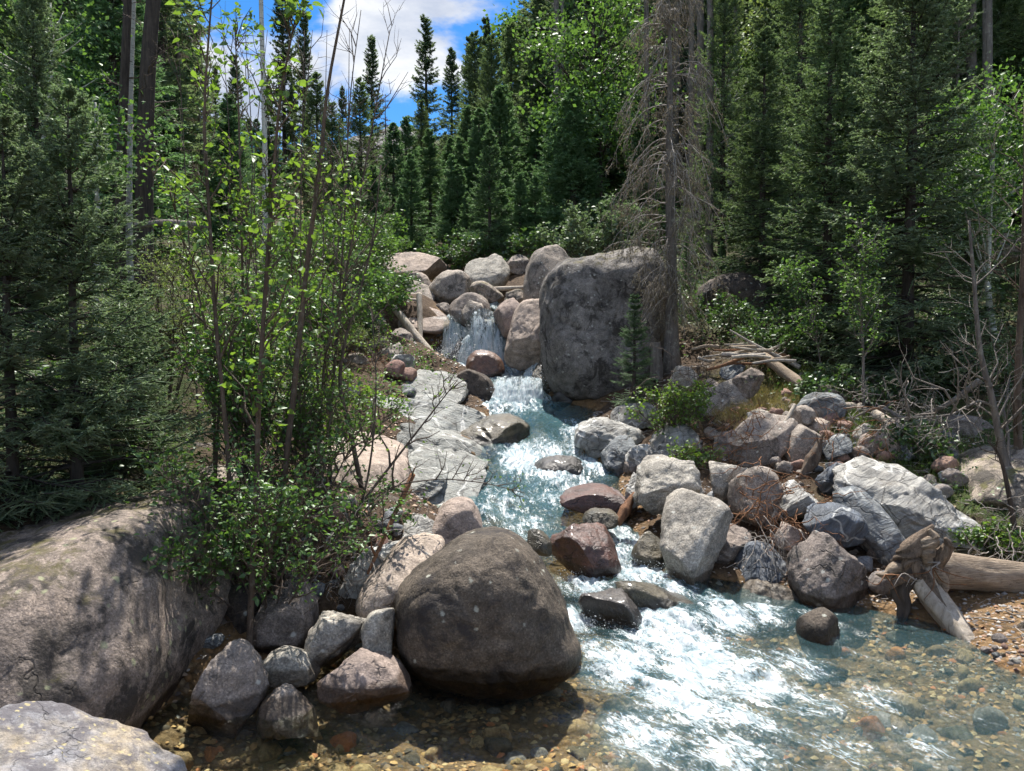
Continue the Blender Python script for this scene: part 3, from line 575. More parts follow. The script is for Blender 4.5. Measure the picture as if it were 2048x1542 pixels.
rock(B, 'broad brown mossy boulder under the crooked bare trees', [(1895,1000),(1940,943),(2000,912),(2090,900),(2150,960),(2120,1050),(1980,1048),(1915,1030)], 8.5, 'granite_moss', 1.1, .7, .7, .08, 5)
rock(B, 'pale blocky twin boulder overhanging the pool above the rapids', [(1248,1000),(1280,933),(1330,914),(1398,913),(1424,945),(1430,985),(1412,1015),(1340,1030),(1300,1025)], 8.35, 'granite_pale', 1., .55, .2, .1, 9, hi=True)
rock(K_, 'pale rock touching the overhanging blocky boulder', [(1404,962),(1420,923),(1472,918),(1494,940),(1475,980),(1450,1003),(1422,992)], 8.65, 'granite_pale', 1., .65, .3, .1, 7)
rock(B, 'upright brown boulder behind the slanted twin-topped boulder', [(1460,1015),(1475,953),(1507,933),(1547,943),(1560,1000),(1545,1060),(1500,1075),(1468,1050)], 8.1, 'granite', 1., .65, .3, .08, 6)
rock(B, 'long slab boulder leaning steeply up the log-pile mound', [(1430,930),(1470,878),(1520,833),(1560,812),(1588,828),(1582,870),(1545,910),(1490,938),(1448,950)], 9.9, 'granite', .8, .6, .45, .06, 5, hi=True)
rock(B, 'smooth egg-like grey boulder next to the leaning slab boulder', [(1568,922),(1580,868),(1606,850),(1642,853),(1651,880),(1635,920),(1602,945)], 9.6, 'granite', .9, .75, .25, .06, 4)
rock(B, 'dark grey faceted boulder capping the mound of rocks', [(1594,815),(1620,790),(1652,781),(1682,799),(1687,830),(1650,848),(1607,838)], 10.3, 'schist_grey', 1., .6, .3, .08, 8)
rock(K_, 'rounded rock with an orange moss cap behind the dark faceted boulder', [(1625,795),(1640,767),(1667,769),(1690,797),(1660,812)], 10.9, 'granite_moss', 1., .8, .3, .06, 3)
rock(K_, 'overhanging brown rock with matted grass roots on the mound', [(1455,782),(1475,748),(1512,733),(1534,745),(1515,778),(1480,800)], 11.2, 'granite_moss', 1., .65, .3, .12, 6)
rock(B, 'shaded round granite boulder behind the bright leafy shrub', [(1385,840),(1400,780),(1440,748),(1482,760),(1497,805),(1475,852),(1420,866)], 11.3, 'granite', 1., .8, .15, .06, 3)
for i, (lb, px, d) in enumerate([
 ('low jagged grey schist ledge at the pool outlet', [(1144,890),(1160,853),(1200,842),(1255,838),(1285,852),(1300,885),(1240,905),(1180,915),(1150,908)], 11.2),
 ('tilted grey schist plates below the jagged ledge', [(1198,925),(1215,880),(1245,868),(1270,885),(1262,925),(1220,945)], 10.6),
 ('rounded grey schist hump next to the tilted plates', [(1240,930),(1258,888),(1290,880),(1305,905),(1295,938),(1255,948)], 10.4),
 ('bright cracked schist outcrop at the foot of the leafy shrub', [(1290,930),(1310,880),(1350,850),(1395,862),(1405,915),(1370,945),(1310,948)], 10.5),
 ('pale ribbed schist step above the jagged ledge', [(1215,848),(1235,820),(1280,808),(1330,825),(1345,862),(1290,872),(1240,865)], 11.6),
 ('grey schist block at the edge of the overhanging boulder', [(1250,1000),(1262,960),(1290,945),(1305,975),(1295,1010),(1265,1018)], 8.9)]):
    rock('bedrock_ledge', lb, px, d, 'schist_pale' if i != 1 else 'schist_grey', 1.2, .55, .7, .12, 10, cat='rock', strata=.08)
for lb, px, d, mt in [
 ('dark blue angular block above the smooth blue-grey rock', [(1636,968),(1655,928),(1692,933),(1704,980),(1660,1000)], 8.7, 'schist_blue'),
 ('bluish plate tilted beside the egg-like boulder', [(1648,918),(1665,882),(1690,868),(1700,890),(1680,925)], 9.3, 'schist_grey'),
 ('dusty pink cobble-like rock on bare red soil', [(1715,905),(1730,875),(1765,868),(1795,885),(1790,912),(1740,915)], 9.4, 'granite_pink'),
 ('brown rock half buried under fallen branches', [(1745,890),(1750,850),(1785,835),(1815,860),(1812,895)], 9.9, 'granite'),
 ('square shaded rock below the crooked bare trees', [(1878,905),(1888,850),(1932,828),(1972,848),(1982,905),(1920,925)], 9.9, 'granite'),
 ('flat brown rock under the square shaded rock', [(1845,925),(1860,890),(1900,882),(1912,910),(1880,935)], 9.2, 'granite'),
 ('pale flat rock on the slope above the massive schist boulder', [(1830,985),(1850,945),(1900,928),(1945,945),(1940,985),(1880,998)], 8.9, 'schist_pale'),
 ('round grey rock between leaning slab and shaded granite boulder', [(1425,905),(1440,868),(1475,862),(1492,890),(1475,925),(1435,925)], 10.1, 'granite'),
 ('rounded pale rock under the top of the leaning slab boulder', [(1492,850),(1510,820),(1545,818),(1560,840),(1530,865),(1500,868)], 10.4, 'granite_pale'),
 ('pink round rock below the dark faceted boulder', [(1608,860),(1622,838),(1650,836),(1668,855),(1650,872),(1620,872)], 10.0, 'granite_pink'),
 ('grey knobbly rock perched on the leaning slab boulder', [(1580,835),(1592,812),(1618,810),(1630,832),(1610,848),(1588,848)], 10.0, 'granite'),
 ('striped pale schist rock behind the tangle of dead roots', [(1535,1005),(1550,965),(1590,955),(1620,985),(1640,1030),(1590,1045),(1545,1035)], 8.2, 'schist_pale'),
 ('tan rock beneath the tangle of dead roots', [(1545,1090),(1565,1050),(1600,1045),(1620,1075),(1600,1110),(1555,1110)], 7.5, 'granite_pink'),
 ('dark grey rock low against the driftwood pile', [(1440,755),(1452,728),(1480,722),(1492,745),(1475,765)], 12., 'schist_grey'),
 ('pale boulder behind the bright leafy shrub', [(1335,765),(1350,735),(1390,732),(1402,760),(1380,780)], 12., 'granite_pale')]:
    rock(K_, lb, px, d, mt, 1., .7, .3, .09, 6)
for lb, px, d, mt in [
 ('dark wet rock splitting the fall into two streams', [(896,722),(902,690),(918,676),(934,690),(936,722),(915,732)], 17.0, 'wet_dark'),
 ('grey block in the soil beside the leaning dead logs', [(770,690),(782,662),(812,655),(830,676),(820,702),(785,706)], 16.6, 'granite'),
 ('brown boulder below the flat bleached log', [(700,660),(715,628),(752,620),(772,642),(760,668),(720,674)], 17.2, 'granite'),
 ('mossy rock among willows above the flat bleached log', [(690,600),(705,570),(735,565),(755,588),(740,606)], 20.5, 'granite_moss'),
 ('pale angular rock behind the wide flat-topped boulder', [(890,520),(900,500),(925,495),(945,508),(935,525)], 24.5, 'granite_pale'),
 ('grey rock under the young spruces of the rock jam', [(1005,540),(1015,515),(1045,510),(1062,530),(1050,552)], 21.5, 'granite'),
 ('weathered rock at the foot of the leaning dead log', [(850,745),(862,722),(888,716),(905,735),(895,755)], 15.9, 'granite_pale'),
 ('pink rock half sunk beside the light grey split block', [(828,770),(838,745),(862,740),(878,758),(868,778)], 14.9, 'granite_pink'),
 ('slanting grey rock in the shade of the low willow', [(690,750),(702,722),(728,716),(742,738),(730,758)], 14.6, 'granite')]:
    rock(K_, lb, px, d, mt, 1.1, .65, .35, .09, 6)
# --- upstream
rock(B, 'towering block boulder with mossy dark face beside the upper pool', [(1084,650),(1087,575),(1108,537),(1150,522),(1210,512),(1270,502),(1305,520),(1322,600),(1315,700),(1290,770),(1240,800),(1180,806),(1115,792),(1085,735)], 15.0, 'block', 1.0, .5, .1, .06, 0, hi=True)
rock(K_, 'dark wet stones under the overhang of the towering block', [(1105,815),(1120,775),(1180,770),(1240,790),(1250,825),(1170,830)], 14.3, 'wet_dark', 1., .7, .1, .1, 6)
rock(B, 'tall brown boulder behind the towering block', [(1047,605),(1052,540),(1070,504),(1110,490),(1148,500),(1165,560),(1150,620),(1080,625)], 17.2, 'granite', 1., .7, .12, .05, 3)
rock(B, 'tall smooth tan boulder leaning against the towering block', [(1008,722),(1020,660),(1040,610),(1070,598),(1100,608),(1108,690),(1085,728),(1040,738)], 15.7, 'granite_pink', 1., .75, .4, .07, 2, hi=True)
rock(B, 'pink rounded boulder at the lip of the waterfall', [(986,628),(1010,601),(1040,595),(1066,610),(1050,655),(1018,678),(993,660)], 16.9, 'granite_pink', 1., .8, .35, .06, 2)
rock(B, 'round brown boulder crowning the waterfall', [(898,618),(920,591),(946,584),(972,598),(981,630),(960,660),(930,664),(903,645)], 18.0, 'granite', 1., .85, .25, .05, 2)
rock(K_, 'small domed boulder set in front of the round brown boulder', [(924,625),(936,603),(952,597),(966,612),(968,640),(950,660),(930,650)], 17.55, 'granite', .9, .85, .2, .05, 2)
rock(B, 'rounded grey-pink boulder behind the round brown boulder', [(858,575),(888,544),(925,541),(942,560),(940,590),(900,612),(866,606)], 19.5, 'granite', 1., .75, .4, .07, 4)
rock(B, 'square-sided pale boulder against the young spruce', [(928,555),(938,525),(970,514),(1002,506),(1020,540),(1005,578),(945,584)], 20.5, 'granite_pale', 1., .6, .3, .06, 5)
rock(B, 'wide flat-topped pink boulder at the head of the rock jam', [(760,560),(772,515),(800,504),(850,506),(890,525),(882,555),(830,570),(770,572)], 22.5, 'granite_pink', 1.1, .6, .6, .06, 4)
rock(B, 'low grey flat boulder above the crossed logs', [(745,592),(768,557),(810,556),(852,571),(872,603),(820,615),(755,610)], 19.3, 'granite', 1.2, .7, .7, .07, 4)
rock(K_, 'small pink boulder between flat-topped and grey boulders', [(805,570),(815,548),(840,544),(862,560),(866,585),(835,592)], 20.8, 'granite_pink', 1., .8, .4, .06, 3)
rock(K_, 'mossy speckled boulder in front of the square-sided boulder', [(936,588),(945,566),(968,562),(995,580),(1008,600),(970,612),(942,608)], 18.9, 'granite_moss', 1., .8, .4, .06, 3)
rock(B, 'flat pale pink slab under the leaning dead logs', [(795,648),(828,611),(872,618),(902,642),(890,668),(820,672)], 17.9, 'granite_pink', 1.3, .7, .7, .05, 4)
rock(K_, 'dark undercut rock behind the thin side trickle of the fall', [(825,722),(835,668),(875,650),(905,650),(935,665),(960,700),(955,738),(890,745)], 17.9, 'wet_dark', 1., .65, .0, .08, 5)
rock(K_, 'dark rock core behind the main plunge of the fall', [(925,730),(930,660),(960,625),(1000,622),(1020,665),(1018,730)], 17.9, 'wet_dark', .9, .7, .1, .08, 4)
rock(K_, 'round rusty boulder in the foam below the waterfall', [(932,742),(944,706),(973,701),(1001,714),(1010,745),(970,762)], 15.7, 'wet_red', 1., .8, .3, .06, 3)
rock(B, 'dark pyramid boulder at the lip of the white cascade', [(860,815),(900,760),(938,740),(976,758),(996,788),(988,812),(930,822)], 14.3, 'granite_dark', 1., .7, .3, .09, 6)
rock(K_, 'wet brown stone under the towering block at the cascade', [(1060,770),(1070,735),(1090,722),(1105,745),(1100,790),(1075,795)], 14.7, 'wet_moss', 1., .7, .2, .08, 5)
for lb, px, d, mt in [
 ('grey angular boulder below the leaning dead logs', [(738,728),(756,690),(790,680),(806,705),(790,745),(750,750)], 15.0, 'granite'),
 ('light grey split block next to the grey angular boulder', [(768,770),(785,715),(815,700),(833,725),(815,765),(790,785)], 14.6, 'schist_pale'),
 ('pale gravelly rock on the bedrock beside pink stones', [(700,795),(712,772),(745,765),(765,785),(740,800)], 13.4, 'granite_pale'),
 ('salmon pink stone on the bedrock beside the pale gravelly rock', [(742,790),(755,765),(785,772),(800,795),(770,800)], 13.5, 'granite_pink'),
 ('tan stone above the salmon pink stone on the bedrock', [(735,768),(748,752),(780,752),(792,772),(760,780)], 13.9, 'granite_pink'),
 ('small rounded brown stone beside the round brown boulder', [(866,622),(875,608),(895,606),(910,622),(895,638),(872,636)], 18.6, 'granite'),
 ('grey-green rock by the small gravelly trickle above the fall', [(1000,605),(1012,585),(1045,580),(1062,598),(1030,612)], 18.4, 'granite_moss'),
 ('shaded rock beneath the willow near the crossed logs', [(660,770),(680,720),(720,705),(745,730),(735,775),(690,790)], 14.2, 'granite'),
 ('brown rock in the willows left of the grey angular boulder'.replace('left of', 'beyond'), [(690,700),(705,665),(740,655),(760,680),(745,712)], 16.2, 'granite'),
 ('pale boulder by the distant white trickle', [(715,560),(725,525),(755,515),(770,540),(765,568)], 24., 'granite_pale')]:
    rock(K_, lb, px, d, mt, 1., .7, .35, .08, 6)
for i, (lb, px, d) in enumerate([
 ('long pale bedrock sheet striped with dark cracks along the stream', [(660,850),(700,808),(780,792),(880,806),(965,832),(1008,858),(975,882),(850,880),(720,880)], 12.7),
 ('sloping pale bedrock shelf beside the brown wet ledge', [(720,900),(770,855),(850,852),(930,872),(972,898),(955,928),(880,932),(780,925)], 11.6),
 ('lowest pale bedrock shelf dipping under the pool', [(790,955),(830,900),(890,898),(950,920),(1000,948),(975,978),(890,980),(820,975)], 10.6),
 ('upper whitish bedrock hump below the dark pyramid boulder', [(770,800),(810,752),(870,738),(920,752),(935,790),(900,812),(820,815)], 14.2),
 ('narrow bedrock rib between whaleback boulder and pool', [(800,935),(830,905),(880,915),(900,950),(870,975),(815,970)], 10.0)]):
    rock('bedrock_shelf', lb, px, d, 'slab', 2.4, .6, 1.7, .08, 6, cat='rock', hi=True, strata=.07)
rock(B, 'pink dome boulder high among the trees of the far slope', [(870,378),(885,357),(915,350),(942,354),(950,375),(910,388)], 58., 'granite_pink', 1.2, .8, .5, .06, 2)
rock(B, 'dark mossy boulder hidden behind the dead lichen-hung conifer', [(1385,655),(1398,585),(1440,550),(1500,552),(1535,590),(1545,650),(1480,680),(1405,680)], 16.2, 'granite_dark', 1., .7, .1, .06, 4)
rock(B, 'rusty boulder glimpsed through leaves behind the crooked bare trees', [(1955,520),(1960,460),(1990,440),(2030,450),(2040,510),(2000,540)], 15., 'granite_pink', 1., .75, .2, .08, 4)
# ------------------------------------------------------------------ conifers
def conifer_geo(Ht, Rr, seed, nb=260, nlet=20, needles=12, nl=.028, nw=.006, droop=.25, h0=.04, letlen=.34, upturn=.25, power=.85, gappy=.2, flat=.5, taper_top=.02, sag=0.):
    """returns trunk tubes, branch tubes, needle triangles (V,F,rnd,tip) for a conifer standing at the origin"""
    rg = np.random.default_rng(seed)
    h = h0+(1-h0)*np.sort(rg.uniform(0, 1, nb)**1.05); nwh = max(6, int(nb/9)); h = h*.2+.8*(h0+(1-h0)*(np.round((h-h0)/(1-h0)*nwh)/nwh)); h = np.clip(h, h0, .995)
    az = rg.uniform(0, 2*math.pi, nb)+np.arange(nb)*2.4
    prof = (1-h)**power*np.clip((h-h0)/.10+.55, 0, 1)
    L = (Rr*prof*(1-gappy*rg.uniform(-.35, 1, nb)**2*1.2)+taper_top*Ht*.6)*(1+.10*np.sin(az*2+seed))
    L = np.maximum(L, .05)
    rise = (-droop+(.95+droop)*h**1.6)+rg.normal(0, .09, nb)
    ts = np.linspace(0, 1, 7); ca, sa = np.cos(az), np.sin(az)
    rad = L[:, None]*ts; zz = h[:, None]*Ht+L[:, None]*(rise[:, None]*ts+(upturn*ts**2.2-.5*upturn*ts)-sag*ts**2)
    P = np.stack([ca[:, None]*rad, sa[:, None]*rad, zz], -1)
    P[:, 1:] += rg.normal(0, .025, P[:, 1:].shape)*L[:, None, None]
    brad = (.004+.012*L)[:, None]*(1-.85*ts)
    # branchlets
    n = nlet; t = np.sort(rg.uniform(.12, 1, (nb, n))**.85, axis=1)
    i = np.minimum((t*6).astype(int), 5); f = t*6-i; bi = np.arange(nb)[:, None]
    bp = P[bi, i]*(1-f[..., None])+P[bi, i+1]*f[..., None]; bd = unit(P[bi, i+1]-P[bi, i])
    side = np.where(np.arange(n)[None]%2 == 0, 1, -1)*np.ones((nb, 1))
    lat = np.cross(bd, np.array([0, 0, 1.])); lat = unit(lat)
    spread = rg.uniform(.5, 1.1, (nb, n)); dirs = unit(bd*rg.uniform(.5, .9, (nb, n, 1))+lat*(side*spread)[..., None]+np.array([0, 0, 1.])*rg.normal(-.12, .22, (nb, n, 1)))
    ll = np.clip(letlen*L[:, None]*(1.15-t)*rg.uniform(.6, 1.25, (nb, n)), .05, .55)+.02
    dirs[:, -1] = bd[:, -1]
    bp, dirs, ll = bp.reshape(-1, 3), dirs.reshape(-1, 3), ll.ravel()
    # needles along each branchlet
    nB = len(bp); s = (np.arange(needles)+.5)/needles+rg.uniform(-.4, .4, (nB, needles))/needles
    pos = bp[:, None]+dirs[:, None]*(s*ll[:, None])[..., None]; pos[..., 2] -= (.10*ll[:, None]*s**2)
    rv = rg.normal(size=(nB, needles, 3)); rv[..., 2] *= (1-flat*.5); nv = unit(dirs[:, None]*rg.uniform(.45, 1.0, (nB, needles, 1))+unit(rv)*.8)
    ln = nl*rg.uniform(.7, 1.25, (nB, needles, 1)); wv = unit(np.cross(nv, rg.normal(size=nv.shape)))*nw
    V = np.stack([pos-wv, pos+wv, pos+nv*ln], 2)
    rnd = np.clip(np.repeat(rg.beta(2, 2, nB), needles*3)+rg.normal(0, .12, nB*needles*3), 0, 1)
    brr = np.repeat(np.repeat(rg.beta(2, 2, nb), n), needles*3); rnd = .5*rnd+.5*brr
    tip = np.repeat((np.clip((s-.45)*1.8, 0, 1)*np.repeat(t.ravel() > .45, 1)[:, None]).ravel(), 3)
    VF = V.reshape(-1, 3); FF = np.arange(len(VF)).reshape(-1, 3)
    # twig tubes
    st = np.linspace(0, 1, 3); TP = bp[:, None]+dirs[:, None]*(st*1.0)[None, :, None]*ll[:, None, None]; TP[..., 2] -= .10*ll[:, None]*st**2
    tr = .0032*np.ones((nB, 3))*np.array([1, .8, .4])
    return P, brad, (VF, FF, rnd, tip), (TP, tr)
def trunk_geo(Ht, r, seed, n=14, wob=.012, lean=(0, 0), flare=1.5, sides=10, top=.05):
    rg = np.random.default_rng(seed); t = np.linspace(0, 1, n)
    P = np.stack([lean[0]*t+wob*Ht*pn(np.stack([t*3, 0*t+seed, 0*t], -1))*t, lean[1]*t+wob*Ht*pn(np.stack([t*3, 0*t+seed+7, 0*t], -1))*t, -.15+(Ht+.15)*t], -1)
    rr = r*((1-t)**.8*(1-top)+top); rr[0] *= flare; rr[1] *= 1+.25*(flare-1)
    return P, rr
MESHES = {}
def conifer_kind(key, Ht, Rr, seed, mat, bark='bark_dark', tr=None, twigs=True, core=0., **kw):
    P, br, nee, tw = conifer_geo(Ht, Rr, seed, **kw)
    TV, TF = tubes(*trunk_geo(Ht, tr or Ht*.011+.02, seed), sides=10)
    BV, BF = tubes(P, br, sides=3, cap=False)
    parts = [(BV, BF)]
    if twigs: parts.append(tubes(*tw, sides=3, cap=False))
    BV, BF = join(parts)
    if core:
        TP, _ = tw; nB = len(TP); CV, CF = tubes(TP, core*np.array([.75, 1., .35])[None].repeat(nB, 0), sides=3, cap=False); rc = np.repeat(np.random.default_rng(seed).beta(2, 2, nB), 9)
        nv = len(nee[0]); nee = (np.concatenate([nee[0], CV]), [nee[1], CF[0]+nv], np.concatenate([nee[2], rc]), np.concatenate([nee[3], np.tile(np.repeat([0., .35, .9], 3), nB)]))
    MESHES[key] = (mesh('trunk', TV, TF, M[bark]), mesh('branches', BV, BF, M[bark]), mesh('crown', nee[0], nee[1], M[mat], {'rnd': nee[2], 'tip': nee[3]}, smooth=False), Ht)
def plant_conifer(key, name, label, x, y, h, rot, wf=1., group=None, cat='tree', z=None, lean=0.):
    t, b, cme, h0 = MESHES[key]; zg = float(H(x, y))-.05 if z is None else z
    o = thing(name, label, cat, (x, y, zg), group); s = h/h0; o.scale = (s*wf, s*wf, s); o.rotation_euler = (lean, 0, rot)
    obj('trunk', t, o); obj('branches', b, o); cr = obj('crown', cme, o); cr['kind'] = 'stuff'
    return o
rng = np.random.default_rng(42)
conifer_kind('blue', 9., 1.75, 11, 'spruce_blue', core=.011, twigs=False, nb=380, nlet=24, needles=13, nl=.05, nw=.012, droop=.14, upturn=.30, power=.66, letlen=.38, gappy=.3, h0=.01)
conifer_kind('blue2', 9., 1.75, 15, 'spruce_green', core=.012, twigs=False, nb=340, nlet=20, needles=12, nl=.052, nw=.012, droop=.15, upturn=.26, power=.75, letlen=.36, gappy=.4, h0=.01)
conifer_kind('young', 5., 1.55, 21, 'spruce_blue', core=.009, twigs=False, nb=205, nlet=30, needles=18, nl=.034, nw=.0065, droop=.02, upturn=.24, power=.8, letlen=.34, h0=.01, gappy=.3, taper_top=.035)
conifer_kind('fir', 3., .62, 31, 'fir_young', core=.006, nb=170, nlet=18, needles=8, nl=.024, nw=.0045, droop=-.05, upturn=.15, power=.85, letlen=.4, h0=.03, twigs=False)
conifer_kind('far_a', 16., 2.1, 41, 'spruce_far', nb=360, nlet=18, needles=5, nl=.16, nw=.035, droop=.3, upturn=.3, power=.75, h0=.10, twigs=False, gappy=.5, letlen=.3)
conifer_kind('far_b', 16., 1.7, 42, 'spruce_far', nb=300, nlet=16, needles=5, nl=.16, nw=.035, droop=.35, upturn=.35, power=.7, h0=.2, twigs=False, gappy=.8, letlen=.32)
conifer_kind('far_c', 16., 2.6, 43, 'spruce_far', nb=420, nlet=18, needles=5, nl=.17, nw=.038, droop=.2, upturn=.3, power=.85, h0=.04, twigs=False, gappy=.4, letlen=.28)
conifer_kind('mid_a', 12., 2.2, 44, 'spruce_green', nb=420, nlet=24, needles=9, nl=.075, nw=.014, droop=.25, upturn=.3, power=.75, h0=.06, twigs=False, gappy=.5)
conifer_kind('mid_b', 6., 1.25, 45, 'fir_young', nb=260, nlet=20, needles=8, nl=.07, nw=.014, droop=.05, upturn=.25, power=.85, h0=.02, twigs=False, gappy=.3)
conifer_kind('snag', 12., 1.0, 46, 'lichen_brown', 'bark_grey', nb=170, nlet=12, needles=5, nl=.06, nw=.012, droop=.5, upturn=.1, power=.5, h0=.08, gappy=.9, sag=.3)

def top_h(px, row, d):  # height of a tree at distance d whose tip is seen at (px,row)
    g = ground_at(px, d); return g, W(px, row, d)[2]-g[2]
# --- near spruces
for key, px, row, d, rot, wf, lb in [
 ('young', 150, 185, 6.2, .4, 1.05, 'young blue-green spruce with bare leader shoot above the huge pink boulder'),
 ('young', 20, 225, 5.9, 2.2, 1.1, 'broad spruce whose boughs sweep over the top of the huge pink boulder'),
 ('blue', 85, -60, 12.6, 1.1, .9, 'tall blue spruce rising behind the young spruce with the leader shoot'),
 ('blue2', -150, -300, 11.5, 2.9, 1., 'tall dark green spruce at the frame edge beside the broad spruce'),
 ('young', 262, 560, 7.2, 5.1, 1.2, 'low bushy spruce at the edge of the willow thicket'),
 ('blue', 1812, -190, 11.6, .3, 1.12, 'tallest silvery blue spruce on the bank behind the young aspen'),
 ('blue2', 1650, -60, 13.4, 1.9, 1.1, 'olive tinged spruce standing against the silvery blue spruce'),
 ('blue2', 2140, -200, 13.5, 4.2, 1.1, 'dark spruce at the frame edge behind the crooked bare trees'),
 ('blue2', 1520, 60, 16., 3.3, 1.15, 'shaded dark spruce between the dead conifer and the olive tinged spruce'),
 ('blue', 1925, 330, 13.2, 2.3, .9, 'shorter spruce filling the shade beside the silvery blue spruce'),
 ('fir', 1268, 588, 12.2, .7, 1.25, 'little green fir at the corner of the towering block boulder'),
 ('fir', 700, 590, 15.4, .2, 1.7, 'small dark fir in the willows beside the crossed logs'),
 ('mid_b', 1040, 345, 24.5, .5, 1.5, 'bright young spruce growing from the rock jam behind the tan boulder'),
 ('mid_b', 1080, 375, 26., 2.5, 1.4, 'second young spruce crowding the bright one above the rock jam'),
 ('mid_b', 935, 385, 29., 1.5, 1.25, 'slim young spruce behind the wide flat-topped pink boulder'),
 ('mid_b', 895, 410, 31., 3.5, 1.3, 'small dark spruce beside the slim young spruce')]:
    g, h = top_h(px, row, d); plant_conifer(key, 'fir_tree' if key == 'fir' else 'spruce_tree', lb, g[0], g[1], h, rot, wf)
# --- forest on the slopes, tips traced for the skyline trees
LF = {'far_a': 'dark mature spruce in the forest on the valley slopes', 'far_b': 'thin gappy mature spruce in the forest on the valley slopes', 'far_c': 'broad dense mature spruce in the forest on the valley slopes',
      'mid_a': 'full green spruce in the shaded forest behind the banks', 'mid_b': 'young spruce in the understorey on the valley slopes', 'snag': 'dead grey-brown lichen-draped conifer in the forest'}
OWN = {(855, 35): 'tallest gappy spruce piercing the cloud at the head of the valley', (748, 72): 'spire-topped gappy spruce beside the bare peak', (972, 38): 'dense pointed spruce next to the round-topped aspen', (905, 98): 'blunt-topped spruce between two taller pointed ones',
 (1078, -10): 'spruce tip standing against the deep blue sky beside the cottonwood', (690, 175): 'short scraggy spruce tip below the cloud', (775, 190): 'dead bare spruce in front of the bare peak', (575, -40): 'dark spruce behind the pale aspen trunk', (615, 20): 'dark spruce behind the leaning dark sapling',
 (1012, 70): 'spruce leaning close to the round-topped aspen', (1900, 20): 'brown dead conifer behind the leafy aspen', (1245, 430): 'little dead spruce beside the towering block'}
def forest(key, x, y, h, rot, wf=1., own=None):
    plant_conifer(key, 'dead_conifer' if key == 'snag' else 'spruce_tree', own or LF[key], x, y, h, rot, wf, group=None if own else {'snag': 'dead conifers in the forest'}.get(key, key.replace('far_a', 'dark spruces of the slopes').replace('far_b', 'gappy spruces of the slopes').replace('far_c', 'dense spruces of the slopes').replace('mid_a', 'full spruces behind the banks').replace('mid_b', 'young understorey spruces')))
for key, px, row, d, wf in [('far_b', 855, 35, 52, 1.), ('far_b', 748, 72, 58, .95), ('far_a', 972, 38, 50, .9), ('far_a', 905, 98, 56, .9), ('far_b', 1078, -10, 42, 1.), ('far_b', 690, 175, 64, 1.), ('far_a', 1012, 70, 46, .85),
 ('far_a', 940, 75, 60, .9), ('far_c', 830, 290, 46, .7), ('far_c', 868, 270, 62, .7), ('far_c', 980, 290, 38, .7), ('far_a', 790, 330, 55, .9), ('far_a', 1130, -60, 44, .9), ('far_c', 1180, -150, 41, .8), ('far_a', 1035, 180, 42, .9),
 ('far_b', 660, 260, 50, 1.), ('snag', 775, 190, 45, 1.1), ('snag', 815, 280, 50, .9), ('mid_b', 985, 360, 37, 1.), ('mid_b', 850, 400, 38, 1.5), ('mid_b', 800, 410, 36, 1.5), ('mid_b', 770, 440, 33, 1.5), ('mid_b', 825, 450, 30, 1.4), ('mid_b', 735, 430, 34, 1.5), ('mid_b', 960, 300, 36, 1.4), ('mid_b', 1005, 300, 40, 1.4), ('mid_b', 880, 330, 42, 1.4), ('mid_a', 700, 330, 40, 1.), ('mid_b', 975, 430, 29, 1.4), ('mid_b', 1140, 410, 29, 1.4), ('mid_a', 850, 250, 50, 1.1), ('mid_a', 930, 230, 52, 1.1), ('mid_b', 1110, 440, 26, 1.3), ('mid_b', 860, 460, 29, 1.3), ('mid_b', 1115, 300, 37, 1.), ('far_a', 725, 300, 60, 1.),
 ('far_b', 575, -40, 34, .8), ('far_b', 615, 20, 36, .7), ('far_a', 480, 110, 60, .8), ('far_a', 150, 0, 60, 1.), ('far_b', 440, 130, 75, .9), ('far_c', 200, 60, 70, .9), ('far_c', 260, 110, 80, .8), ('far_a', 545, 150, 85, .7), ('far_a', 590, 160, 80, .7), ('far_c', 620, 230, 70, .8), ('far_c', 340, 120, 90, .9), ('far_b', 390, 120, 95, .9),
 ('mid_a', 1440, -120, 19, .8), ('mid_a', 1590, -200, 18, .9), ('far_a', 1500, -200, 24, .9), ('snag', 1900, 20, 17, 1.), ('far_a', 1750, -200, 22, 1.), ('mid_a', 2000, -100, 19, .9), ('far_b', 1560, -300, 21, 1.), ('far_c', 1230, 0, 42, .8), ('far_c', 1300, -60, 38, .8), ('mid_b', 1180, 390, 24, .8), ('mid_b', 1370, 470, 17.5, 1.), ('mid_b', 1440, 480, 17, 1.1), ('mid_b', 1560, 500, 17., 1.), ('snag', 1245, 430, 19, .7)]:
    g, h = top_h(px, row, d); forest(key, g[0], g[1], h, rng.uniform(0, 6.28), wf*(1.2 if key[:3] == 'far' else 1.1), OWN.get((px, row)))
for px, d, h in [(750,27,3.6),(790,30,4.6),(825,28,3.4),(862,31,4.2),(905,27,3.),(960,28,4.4),(1000,30,5.2),(1112,28,4.2),(1145,31,6.),(700,26,4.),(668,29,6.),(725,33,7.),(815,38,5.),(985,35,8.),(952,38,8.5),(1022,40,9.),(640,33,7.5),(845,44,6.),(805,27,2.2),(935,25.5,2.),(1165,27,3.4)]:
    g = ground_at(px, d); forest('mid_b' if h < 5.5 else 'mid_a', g[0], g[1], h, rng.uniform(0, 6.28), 1.35 if h < 5.5 else 1.15)
SKY = np.array([(-3000, -900), (380, -400), (415, 160), (600, 190), (640, 330), (700, 300), (770, 330), (830, 350), (860, 260), (900, 230), (1000, 150), (1060, 90), (1100, -400), (4000, -900)], float)
nfill = 0
